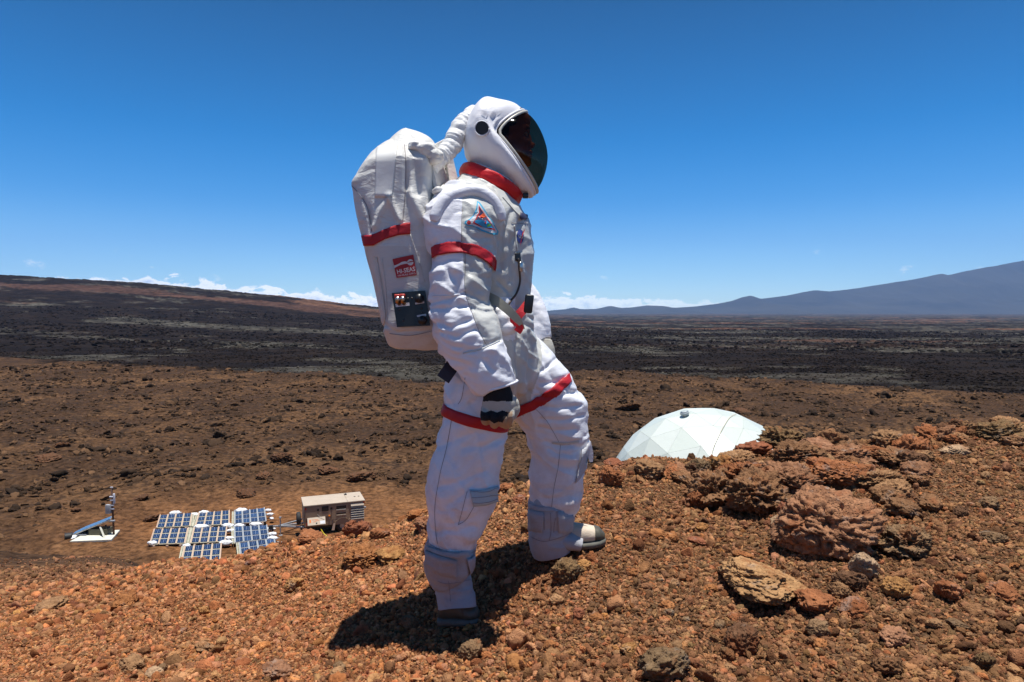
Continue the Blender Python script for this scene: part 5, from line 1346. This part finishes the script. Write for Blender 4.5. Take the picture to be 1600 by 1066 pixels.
strap('shoulder_strap', [(672, 330, 2.44), (680, 334, 2.40), (690, 331, 2.40)], (5, 6, 3), fabric('strap_white', (.7, .7, .68)), pack, .01)
strap('shoulder_strap', [(735, 286, 2.58), (715, 289, 2.56), (700, 300, 2.50), (690, 315, 2.46)], (7, 8, 8, 7), mat('strap_cream', (.58, .56, .46), .55), pack, .010)
# ribbed air hose from pack to hood
hp = cr([(748, 180, 2.68), (736, 184, 2.66), (724, 194, 2.64), (713, 211, 2.62), (705, 228, 2.60), (695, 241, 2.58), (683, 252, 2.56), (672, 265, 2.54)], 16); k = len(hp)
rad = [(.0350+.0024*abs(math.sin(i*.50+.9*math.sin(i*.23)))-.004*(i > k*.75))*(1-.2*(i < 6)) for i in range(k)]
v, f = tube([P(*p) for p in hp], rad, 24); a = np.array([tuple(x) for x in v]); cc = a.reshape(k, 24, 3).mean(1)[:, None].repeat(24, 1).reshape(-1, 3)[:len(a)]
dv = (a-cc)/np.linalg.norm(a-cc, axis=1)[:, None]; a = a+dv*(.014*(crease(a, (14, 14, 22), 51)-.25))[:, None]
hose = wobj('air_hose', a, f, fabric('hose_cloth', (.72, .715, .70), .5, dirt=(.55, .50, .42), damt=.4, bump=.2), pack)
# a crumpled cloth sleeve where the hose enters
v, f = stone_blob = (lambda: None, None) if False else (None, None)
bl_ = fuse([ell(P(668, 236, 2.50), (.040, .05, .030)), ell(P(680, 245, 2.50), (.032, .05, .028)), ell(P(652, 229, 2.50), (.035, .04, .018))], .005, 3)
c_ = vco(bl_); c_ = c_+vno(bl_)*(.016*(crease(c_, (20, 20, 34), 61)-.2))[:, None]; setco(bl_, c_-np.array(PB)); bl_.materials.append(PACKM)
bl_.polygons.foreach_set('use_smooth', np.ones(len(bl_.polygons), bool)); obj('hose_sleeve', bl_, pack)

# ============================================================ EQUIPMENT ON THE FLAT
ZP = -12.86
SILVER = mat('alu_frame', (.62, .62, .58), .4, .1, 3, metal=.6); BATTEN = mat('timber_batten', (.48, .33, .24), .8, .15, 6)
PLANK = mat('timber_plank', (.40, .38, .28), .85, .2, 5); PVB = mat('pv_cells', (.011, .018, .048), .22, .25, 4, spec=.5)
PVB2 = mat('pv_cells_pale', (.020, .042, .10), .2, .35, 3, spec=.6); BUS = mat('pv_busbar', (.30, .36, .50), .4, .1)
SACK = mat('white_sack', (.72, .72, .72), .7, .08, 9, .4, 25, bdist=.03)
def cq(x, y): return (225+x/7.27, 785+y/7.27)
ARR = [ # tl, tr, br, bl in crop units, pale reflection, label
 ((185, 160), (545, 137), (520, 276), (142, 296), 0, 'leftmost solar panel rack in the far row on the cinder flat'),
 ((628, 137), (970, 107), (968, 256), (585, 274), 0, 'middle solar panel rack in the far row on the cinder flat'),
 ((1032, 122), (1366, 78), (1388, 220), (1030, 250), 1, 'right solar panel rack in the far row, pale silver frame'),
 ((118, 322), (502, 308), (462, 472), (64, 486), 0, 'leftmost solar panel rack in the middle row, sandbag on its near corner'),
 ((572, 308), (942, 292), (922, 452), (530, 470), 0, 'solar panel rack in the centre of the middle row'),
 ((1026, 296), (1394, 276), (1420, 422), (1035, 466), 1, 'right solar panel rack in the middle row, pale silver frame'),
 ((466, 520), (880, 482), (862, 678), (424, 700), 0, 'left solar panel rack in the near row, sandbag on its lower edge'),
 ((1084, 482), (1480, 430), (1512, 580), (1108, 665), 1, 'right solar panel rack in the near row, partly hidden by the mound crest')]
def lerp4(q, x, y): return q[0]*(1-x)*(1-y)+q[1]*x*(1-y)+q[2]*x*y+q[3]*(1-x)*y
for k, (a, b, c, d, pale, label) in enumerate(ARR):
    q4_ = [Pz(*cq(*p), ZP+.10) for p in (a, b, c, d)]          # tl tr br bl: far edge raised a little
    q4_ = [q4_[0]+Vector((0, 0, .06)), q4_[1]+Vector((0, 0, .06)), q4_[2], q4_[3]]
    ct = sum(q4_, Vector())/4; rk = empty('solar_rack', (ct.x, ct.y, -13), label, 'solar panels', 'solar panel racks on the cinder flat')
    up = Vector((0, 0, 1))
    fr = MB(); fr.slab([lerp4(q4_, x, y)-up*.02 for x, y in ((0, 1), (1, 1), (1, 0), (0, 0))], .05); fr.build('frame', SILVER if pale else PLANK, rk, world=True)
    for i in range(5):
        x = i/4; w = .016; z = up*.012
        pts = [lerp4(q4_, x+dx, y)+z for dx, y in ((-w, 1.01), (w, 1.01), (w, -.01), (-w, -.01))]
        MB().slab(pts, .05).build('batten', SILVER if pale else BATTEN, rk, world=True)
    for i in range(4):
        for j in range(3):
            x0, x1, y0, y1 = i/4+.028, (i+1)/4-.028, j/3+.03, (j+1)/3-.03
            o = MB().slab([lerp4(q4_, x, y)+up*.022 for x, y in ((x0, y1), (x1, y1), (x1, y0), (x0, y0))], .03).build('solar_module', PVB2 if (pale and (i+j) % 3 == 0) else PVB, rk, world=True)
            xm = (x0+x1)/2
            bb = MB().slab([lerp4(q4_, x, y)+up*.053 for x, y in ((xm-.004, y1), (xm+.004, y1), (xm+.004, y0), (xm-.004, y0))], .002)
            for fr_ in (.25, .75):
                xb = x0+(x1-x0)*fr_; bb.slab([lerp4(q4_, x, y)+up*.053 for x, y in ((xb-.0015, y1), (xb+.0015, y1), (xb+.0015, y0), (xb-.0015, y0))], .002)
            bb.build('busbar', BUS, o, world=True)
    for x in (.12, .5, .88):                                  # blocks under the near and far edges
        for y in (.0, 1.0):
            p_ = lerp4(q4_, x, y+(.02 if y else -.02)); MB().box(p_.x-.05, p_.x+.05, p_.y-.05, p_.y+.05, -13.05, p_.z-.03).build('foot_block', BATTEN, rk, world=True)
    sides = {0: [1], 1: [-1], 2: [-1], 3: [1], 4: [-1], 5: [-1], 6: [-1], 7: [-1]}[k]
    for s_ in sides:
        for n_ in (0, 1):
            x = (1.02+.055*n_) if s_ > 0 else (-.02-.055*n_); w = .022
            MB().slab([lerp4(q4_, x+dx, y)-up*.015 for dx, y in ((-w, 1.03), (w, 1.03), (w, -.03), (-w, -.03))], .05).build('plank', PLANK, rk, world=True)
# sandbags: lumpy tied sacks
BAGS = [(355, 125, 112, 'behind the leftmost far-row rack', .1), (580, 140, 92, 'between the leftmost and middle far-row racks', -.5), (682, 120, 112, 'on the far left corner of the middle far-row rack', .1),
 (1102, 97, 122, 'behind the right far-row rack', .2), (1412, 92, 70, 'topmost beside the right far-row rack', -.3), (1432, 138, 74, 'second from the top beside the right far-row rack', .2), (1452, 185, 62, 'lowest beside the right far-row rack', -.9),
 (656, 285, 152, 'on the far edge of the centre rack', .12), (950, 268, 122, 'between the centre rack and the far row', 0), (982, 322, 84, 'against the far right corner of the centre rack', .3),
 (1084, 270, 112, 'behind the left end of the right middle-row rack', .1), (1274, 256, 132, 'behind the right end of the right middle-row rack', 0), (1446, 302, 96, 'topmost beside the right middle-row rack', -.2),
 (1456, 360, 92, 'second beside the right middle-row rack', .1), (1462, 412, 116, 'lowest beside the right middle-row rack', 0), (976, 410, 98, 'right of the centre rack, half way down', 0),
 (930, 462, 132, 'at the near right corner of the centre rack', .05), (96, 464, 112, 'on the near left corner of the leftmost middle-row rack', -.4), (480, 494, 90, 'on the far left corner of the left near-row rack', -.2),
 (520, 686, 130, 'on the near edge of the left near-row rack', .15), (1530, 554, 58, 'at the right corner of the near-row rack by the crest', -.2)]
bv, bf = stone(3, 900, rough=.12, cuts=0, flat=.42, knob=.10, fine=.03)
def sack_mesh(seed):
    v, f = _ICO[4]; v = v.copy(); v = np.sign(v)*np.abs(v)**.75
    v = v*np.array([1, .55, .40]); n_ = v/np.linalg.norm(v, axis=1)[:, None]
    v = v+n_*(.26*fbm3(v*1.9+seed*7, 3, seed, .5)+.10*fbm3(v*6+seed, 2, seed+3, .5, True))[:, None]
    k = np.maximum(0, v[:, 0]-.62); v[:, 1] *= 1-np.minimum(.85, k*3.2); v[:, 2] = v[:, 2]*(1-np.minimum(.7, k*2.6))+k*.35; v[:, 0] += k*.35
    return mesh('sack', v, f, SACK)
SM = [sack_mesh(i) for i in range(4)]
for i, (x, y, w, where, ry) in enumerate(BAGS):
    g = Pz(*cq(x, y), ZP+.14); hw = w/7.27/2/FPX*g.y
    o = obj('sandbag', SM[i % 4]); o.location = g; o.scale = (hw*1.05, hw*1.1, hw*1.0); o.rotation_euler = (0, 0, ry+(math.pi if i % 5 == 3 else 0))
    tag(o, 'white sandbag '+where, 'sandbag', 'white sandbags holding down the solar racks')

# ------------------------------------------------------------ generator trailer
TAN = mat('trailer_paint_shaded', (.33, .235, .155), .5, .06, 3, .05, 20); TAN_LIT = mat('trailer_paint_lit', (.50, .405, .30), .45, .05, 2, dirt=(.38, .28, .19), dirt_amt=.3, dscale=1.5)  # light put into colour: paler tan for sunlit roof and flaps, darker shaded sides
DARKS = mat('trailer_dark', (.018, .018, .018), .5, .2); TYRE = mat('tyre', (.022, .021, .020), .75, .2); GALV = mat('galvanised', (.45, .44, .42), .45, .15, 5, metal=.5)
o_ = Pz(475.8, 823.4, -12.45); tl_ = P(474.8, 791, o_.y)
yaw = math.atan2(1.2, 3.14)
tr = empty('generator_trailer', (o_.x, o_.y, -13), 'tan boxy generator trailer with louvred side and spare wheel, behind the mound crest', 'trailer', rz=yaw)
L_, Wd, z0, z1 = 3.42, 1.95, .50, 1.76
def TB(name, m_, fn, parent=None, smooth=False):
    b = MB(); fn(b); return b.build(name, m_, parent or tr, smooth)
body = TB('body', TAN, lambda b: b.rbox(0, L_, 0, Wd, z0, z1-.04, .02))
TB('roof', TAN_LIT, lambda b: (b.rbox(-.05, L_*.72-.004, -.05, Wd+.05, z1-.036, z1+.03, .015), b.rbox(L_*.72+.004, L_+.05, -.05, Wd+.05, z1-.036, z1+.03, .015)))
TB('exhaust_cap', DARKS, lambda b: b.cyl((L_*.74, Wd*.8, z1+.03), (L_*.74, Wd*.8, z1+.11), .09, .05, 12))
for x in (.86, .93): TB('lifting_eye', DARKS, lambda b: b.rbox(L_*x, L_*x+.10, Wd*.45, Wd*.5, z1+.03, z1+.05, .01))
dr = TB('side_door', TAN, lambda b: b.rbox(.06, 1.5, -.022, .006, z0+.52, z1-.10, .01))
TB('side_door', TAN, lambda b: b.rbox(1.53, 2.52, -.022, .006, z0+.30, z1-.10, .01))
TB('window', DARKS, lambda b: b.rbox(.98, 1.36, -.034, -.016, 1.36, 1.64, .02))
for x in (.70, 1.46): TB('side_vent', DARKS, lambda b: b.rbox(x, x+.12, -.034, -.016, 1.40, 1.53, .01))
TB('instrument_hatch', DARKS, lambda b: b.rbox(1.80, 2.36, -.034, -.016, 1.38, 1.58, .01)); TB('hatch_sill', SILVER, lambda b: b.rbox(1.80, 2.36, -.05, -.012, 1.33, 1.38, .006))
TB('louvre', DARKS, lambda b: b.rbox(1.80, 2.36, -.034, -.016, 1.10, 1.16, .006)); TB('louvre', TAN_LIT, lambda b: b.rbox(1.80, 2.36, -.05, -.012, 1.02, 1.06, .006))
TB('louvre_recess', DARKS, lambda b: b.box(2.66, 3.38, -.006, .004, z0+.10, z1-.12))
for i in range(7):
    zz = 1.56-i*.135
    def lv_(b, zz=zz): b.add([(2.64, -.008, zz+.045), (3.40, -.008, zz+.045), (3.40, -.075, zz-.02), (2.64, -.075, zz-.02), (2.64, -.002, zz+.025), (3.40, -.002, zz+.025), (3.40, -.070, zz-.035), (2.64, -.070, zz-.035)],
                             [(0, 3, 2, 1), (4, 5, 6, 7), (0, 1, 5, 4), (1, 2, 6, 5), (2, 3, 7, 6), (3, 0, 4, 7)])
    TB('louvre', TAN_LIT, lv_)
TB('upper_flap', TAN_LIT, lambda b: b.slab([(2.64, -.01, 1.64), (2.64, -.075, 1.50), (3.40, -.075, 1.50), (3.40, -.01, 1.64)], .012))
fl = TB('open_flap', TAN_LIT, lambda b: b.slab([(.16, -.03, 1.05), (.16, -.30, .68), (1.16, -.30, .68), (1.16, -.03, 1.05)][::-1], .02))
TB('flap_stay', GALV, lambda b: b.tube([(.72, -.02, 1.20), (1.10, -.16, .90)], .008, 6))
def onf(x, y, h=.003): 
    a = Vector((.16+x*1.0, -.03-y*.27, 1.05-y*.37)); n_ = Vector((0, -.37, .27)).normalized(); return a+n_*(.0+h)
FLN = mat('flap_sticker_white', (.65, .66, .70), .5); FLR = mat('flap_sticker_orange', (.65, .16, .03), .5)
TB('sticker', FLN, lambda b: b.slab([onf(.70, .52), onf(.70, .92), onf(.97, .92), onf(.97, .52)], .002), fl)
TB('sticker', FLR, lambda b: b.slab([onf(.10, .25), onf(.10, .68), onf(.20, .68), onf(.20, .25)], .002), fl)
for x0, x1, y in ((.26, .60, .28), (.44, .66, .42), (.30, .5, .55)): TB('print_line', FLR, lambda b: b.slab([onf(x0, y), onf(x0, y+.05), onf(x1, y+.05), onf(x1, y)], .002), fl)
TB('lock', DARKS, lambda b: b.cyl(onf(.5, .78), onf(.5, .78, .02), .04, .04, 12), fl)
LAMP = mat('amber_lamp', (.75, .20, .01), .3); LRED = mat('red_reflector', (.5, .04, .02), .3)
TB('beacon', LAMP, lambda b: b.cyl((1.40, -.02, 1.05), (1.40, -.09, 1.05), .055, .045, 12)); TB('socket', GALV, lambda b: b.rbox(1.36, 1.44, -.05, -.01, .86, .97, .01))
for x, z in ((.03, 1.52), (.10, .60), (3.36, 1.60)): TB('reflector', LRED, lambda b: b.rbox(x, x+.09, -.035, -.005, z, z+.13, .01))
TB('lower_skirt', TAN, lambda b: b.rbox(1.62, 3.40, -.02, .01, z0-.02, z0+.28, .01))
# wheels: dual axle side, mudguard, spare, drawbar, jack
def wheel(name, c, r, w, ax):
    a = Vector(c); d_ = Vector(ax); prof = [(.42, -.5), (.62, -.5), (.86, -.48), (.97, -.38), (1, -.2), (1, .2), (.97, .38), (.86, .48), (.62, .5), (.42, .5)]
    u = d_.cross(Vector((0, 0, 1))).normalized(); vv_ = d_.cross(u); v = []; f = []; n = 28; k = len(prof)
    for i in range(n):
        t_ = 2*math.pi*i/n
        for rr_, h_ in prof: v.append(a+(u*math.cos(t_)+vv_*math.sin(t_))*(rr_*r)+d_*(h_*w))
    for i in range(n):
        for j in range(k): f.append((i*k+j, i*k+(j+1) % k, ((i+1) % n)*k+(j+1) % k, ((i+1) % n)*k+j))
    o = obj(name, mesh(name, v, f, TYRE), tr); TB('rim', GALV, lambda b: b.cyl(a-d_*w*.30, a+d_*w*.30, r*.44, r*.44, 20), o); return o
for x in (2.15,):
    wheel('wheel', (x, .12, .37), .37, .24, (0, 1, 0)); wheel('wheel', (x, Wd-.12, .37), .37, .24, (0, 1, 0))
def arch(b):
    pts = [(2.15+.46*math.cos(t_), .0, .40+.46*math.sin(t_)) for t_ in np.linspace(math.pi*1.0, 0, 11)]
    for p0, p1 in zip(pts[:-1], pts[1:]): b.slab([(p0[0], -.05, p0[2]), (p1[0], -.05, p1[2]), (p1[0], .03, p1[2]), (p0[0], .03, p0[2])], .02)
TB('mudguard', TAN, arch)
TB('mud_flap', BATTEN, lambda b: b.slab([(1.60, -.20, .62), (1.72, -.20, .62), (1.66, -.24, .24), (1.50, -.24, .24)], .012))
wheel('spare_wheel', (-.30, .35, .98), .37, .24, (1, 0, 0))
TB('drawbar', GALV, lambda b: (b.box(-1.75, 0, .90, 1.0, z0-.08, z0+.02), b.slab([(-.02, .12, z0+.02), (-.02, .24, z0+.02), (-1.4, 1.0, z0+.02), (-1.4, .90, z0+.02)][::-1], .08), b.slab([(-.02, Wd-.12, z0+.02), (-.02, Wd-.24, z0+.02), (-1.4, .90, z0+.02), (-1.4, 1.0, z0+.02)], .08)))
TB('jack', GALV, lambda b: (b.cyl((-1.30, .60, .03), (-1.30, .60, 1.02), .035, .035, 10), b.cyl((-1.30, .60, 0), (-1.30, .60, .04), .11, .11, 12), b.cyl((-1.30, .60, 1.02), (-1.30, .60, 1.10), .07, .07, 12)))
TB('tow_hitch', DARKS, lambda b: (b.rbox(-1.95, -1.70, .86, 1.04, z0-.14, z0+.06, .02), b.cyl((-1.72, .80, .14), (-1.72, .80, z0-.06), .04, .04, 8)))
TB('underframe', DARKS, lambda b: b.box(.1, L_-.1, .15, Wd-.15, z0-.16, z0-.004))
TB('tail_bracket', GALV, lambda b: b.rbox(L_, L_+.16, .3, .42, 1.18, 1.28, .01))
# cables
def cable(name, pts, r, m_, label):
    v, f = tube([Vector(tuple(p)) for p in cr([tuple(p) for p in pts], 8)], r, 8); return tag(wobj(name, v, f, m_, base=Vector(pts[0])), label, 'cable')
gz = lambda px, py, h=.04: Pz(px, py, -13+h)
cable('cable', [P(501, 826, o_.y+.1)+Vector((0, 0, 0)), gz(506, 834, .15), gz(512, 838), gz(522, 838)], .03, mat('yellow_cable', (.60, .46, .02), .5), 'yellow power cable drooping under the trailer')
cable('cable', [P(504, 828, o_.y+.2), gz(503, 836, .1), gz(510, 840), gz(520, 843)], .022, mat('green_cable', (.02, .22, .08), .5), 'green cable drooping under the trailer beside the yellow one')
cable('cable', [gz(172, 843, .1), gz(178, 846), gz(190, 849), (gz(215, 851)), gz(236, 852), gz(262, 852), gz(300, 850.5), gz(345, 850)], .035, mat('black_cable', (.03, .03, .03), .6), 'black conduit running from the mast platform to the solar racks')
cable('cable', [gz(424, 846), gz(436, 847), gz(450, 848), gz(470, 851)], .03, mat('grey_conduit', (.35, .35, .33), .5), 'grey conduit running right from the solar racks')
cable('cable', [gz(434, 853), gz(439, 853.5), gz(446, 852)], .025, mat('grey_conduit', (.35, .35, .33), .5), 'short grey conduit end beside the near right rack')

# ------------------------------------------------------------ mast platform with tilted panel
def cs(x, y): return (95+x/10, 755+y/10)
zs = -12.95
pb = Pz(*cs(500, 880), zs)
st_ = empty('weather_station', (pb.x, pb.y, -13), 'radio mast beside a tilted blue solar panel on a white slab', 'antenna mast')
SLABM = mat('white_board', (.62, .60, .50), .7, .1, 5)
sq = [Pz(*cs(*p), zs+.05) for p in ((140, 938), (790, 910), (925, 755), (420, 790))]
MB().slab(sq, .10).build('base_slab', SLABM, st_, world=True)
YL = Pz(*cs(190, 850), zs).y
lo0 = P(*cs(190, 818), YL-.1); lo1 = P(*cs(262, 745), YL+1.5); hi1 = P(*cs(808, 528), YL+1.5); hi0 = P(*cs(765, 588), YL-.05)
MB().slab([lo0, hi0, hi1, lo1], .06).build('panel_frame', SILVER, st_, world=True)
un = (hi0-lo0).cross(lo1-lo0).normalized(); un = un if un.z > 0 else -un
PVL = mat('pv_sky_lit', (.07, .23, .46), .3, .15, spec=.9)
for i in range(9):
    x0, x1 = i/9+.008, (i+1)/9-.008
    for y0, y1 in ((.03, .49), (.51, .97)):
        Q = [lo0+(hi0-lo0)*x*(1)+(lo1-lo0)*y+((hi1-lo1)-(hi0-lo0))*x*y+un*.064 for x, y in ((x0, y0), (x1, y0), (x1, y1), (x0, y1))]
        MB().slab(Q, .01).build('solar_cell', PVL, st_, world=True)
def bar(a, b, w, m_, nm): return MB().tube([a, b], w, 4).build(nm, m_, st_, world=True)
bar(P(*cs(615, 680), YL), Pz(*cs(690, 870), zs+.1), .05, SLABM, 'support_leg'); bar(P(*cs(700, 650), YL+1.2), P(*cs(730, 800), YL+1.2), .05, DARKS, 'support_leg')
bx0 = Pz(*cs(385, 870), zs+.05); MB().slab([bx0+Vector((0, .3, .02)), bx0+Vector((1.05, .3, .02)), bx0+Vector((1.05, .9, .02)), bx0+Vector((0, .9, .02))], .42).build('battery_box', mat('box_olive', (.10, .09, .055), .6), st_, world=True)
MB().slab([bx0+Vector((-.65, .2, .02)), bx0+Vector((-.1, .2, .02)), bx0+Vector((-.1, .7, .02)), bx0+Vector((-.65, .7, .02))], .14).build('equipment_box', mat('box_grey', (.16, .17, .2), .6), st_, world=True)
mb_ = Pz(*cs(830, 825), zs+.05); mt = P(*cs(793, 62), mb_.y)
RUST = mat('rusty_mast', (.07, .03, .02), .7, .3, 20)
MB().cyl(mb_, mt, .055, .045, 12).build('mast', RUST, st_, True, world=True)
def mp(x, y, dy=0): return P(*cs(x, y), mb_.y+dy)
GREYB = mat('grey_enclosure', (.36, .37, .39), .5)
c_ = mp(745, 405, -.1); MB().rbox(-.14, .14, -.09, .09, -.26, .26, .02, Matrix.Translation(c_)).build('enclosure', GREYB, st_, True, world=True)
c_ = mp(832, 245, -.05); MB().rbox(-.05, .05, -.05, .05, -.30, .30, .03, Matrix.Translation(c_)).build('panel_antenna', FLN, st_, True, world=True)
for x, y in ((790, 215), (800, 350), (805, 405), (800, 270)): c_ = mp(x, y, -.06); MB().rbox(-.10, .10, -.05, .05, -.035, .035, .01, Matrix.Translation(c_)).build('clamp', FLN, st_, True, world=True)
c_ = mp(793, 68); MB().rbox(-.07, .07, -.04, .04, -.03, .03, .01, Matrix.Translation(c_)).build('mast_cap', FLN, st_, True, world=True)
c_ = mp(800, 590, -.1); MB().rbox(-.16, .16, -.06, .06, -.04, .04, .01, Matrix.Translation(c_)).build('clamp', GREYB, st_, True, world=True)
c_ = Pz(*cs(135, 885), zs); o = obj('sandbag', SM[1]); o.location = c_+Vector((.25, 0, .1)); o.scale = (.28, .25, .35); o.rotation_euler.z = 1.9; tag(o, 'white sandbag at the low end of the tilted panel', 'sandbag')
hubm = MB(); hubm.cyl((-.16, 0, 0), (.16, 0, 0), .22, .22, 20); drum = hubm.build('cable_drum', mat('drum_black', (.015, .015, .015), .6)); drum.location = Pz(*cs(130, 905), -12.99)+Vector((-.02, 0, .24)); drum.rotation_euler.z = .5
tag(drum, 'round black drum standing at the left end of the white slab', 'drum')
fl_ = MB(); fl_.cyl((-.18, 0, 0), (-.15, 0, 0), .26, .26, 20); fl_.cyl((.15, 0, 0), (.18, 0, 0), .26, .26, 20); fl_.build('flange', DARKS, drum, True)

# ------------------------------------------------------------ the dome
DY = 45.0; RD = 154/FPX*DY; dc = P(1100, 789, DY); dc = Vector((dc.x, dc.y, dc.z))
bm = bmesh.new(); bmesh.ops.create_icosphere(bm, subdivisions=3, radius=RD)
rot = Matrix.Rotation(.35, 3, 'Z')@Matrix.Rotation(.28, 3, 'X')
DV = [rot@x.co for x in bm.verts]; bm.verts.index_update(); DF = [[q.index for q in g.verts] for g in bm.faces]; bm.free()
dome = empty('dome', (dc.x, dc.y, -13), 'large white faceted geodesic dome beyond the mound crest', 'dome')
dm = bpy.data.materials.new('white_vinyl'); dm.use_nodes = True; q = NT(dm.node_tree)
v_ = q.n('ShaderNodeNewGeometry').outputs['Position']; oi = q.n('ShaderNodeObjectInfo').outputs['Random']
cc_ = q.mix(oi, (.53, .58, .52), (.63, .67, .61)); bb_ = q.n('ShaderNodeBump', Strength=.25, Distance=.1, Height=q.noise(v_, 1.6, 4, .55))
p_ = q.n('ShaderNodeBsdfPrincipled', Base__Color=cc_, Roughness=.38, Normal=bb_.outputs[0]); q.n('ShaderNodeOutputMaterial', Surface=p_)
off = dc-Vector((dc.x, dc.y, -13))
shell_f = [g for g in DF if max((DV[i]+dc).z for i in g) > -13.2]
for g in shell_f:
    A3 = [DV[i] for i in g]; c3 = sum(A3, Vector())/3; n3_ = (A3[1]-A3[0]).cross(A3[2]-A3[0]).normalized()
    t3 = [c3+(p-c3)*.992+n3_*.02+off for p in A3]; m3 = [c3+(p-c3)*.998+off for p in A3]; b3_ = [c3+(p-c3)*.998-n3_*.05+off for p in A3]
    vv_ = t3+m3+b3_; ff_ = [(0, 1, 2)]+[(i, i+3, (i+1) % 3+3, (i+1) % 3) for i in range(3)]+[(i+3, i+6, (i+1) % 3+6, (i+1) % 3+3) for i in range(3)]
    obj('panel', mesh('panel', vv_, ff_, dm, False), dome)
vcp = P(1068, 637.5, DY-1.2); nrm3 = (vcp-dc).normalized(); vcp = dc+nrm3*(RD+.0)
tg = mat('vent_grey', (.38, .42, .42), .5)
vt = MB().cyl(vcp-nrm3*.05, vcp+nrm3*.10, .20, .20, 20).cyl(vcp+nrm3*.10, vcp+nrm3*.22, .30, .28, 20).cyl(vcp+nrm3*.22, vcp+nrm3*.28, .24, .14, 20).build('roof_vent', tg, dome, True, world=True)
rp = []
for px_, py_ in cr([(1151, 647), (1140, 653), (1129, 670), (1118, 692), (1114, 703), (1111, 716)], 6):
    d_ = raydir(px_, py_).normalized(); b_ = d_.dot(dc); disc_ = b_*b_-(dc.length_squared-(RD+.0)**2)
    t_ = b_-math.sqrt(max(0, disc_)); rp.append(d_*t_-(dc-d_*t_).normalized()*.02)
v, f = tube(rp, .015, 6); tag(wobj('rope', v, f, mat('tan_rope', (.60, .52, .36), .8), base=rp[0]), 'thin tan rope lying down the side of the white dome', 'rope')
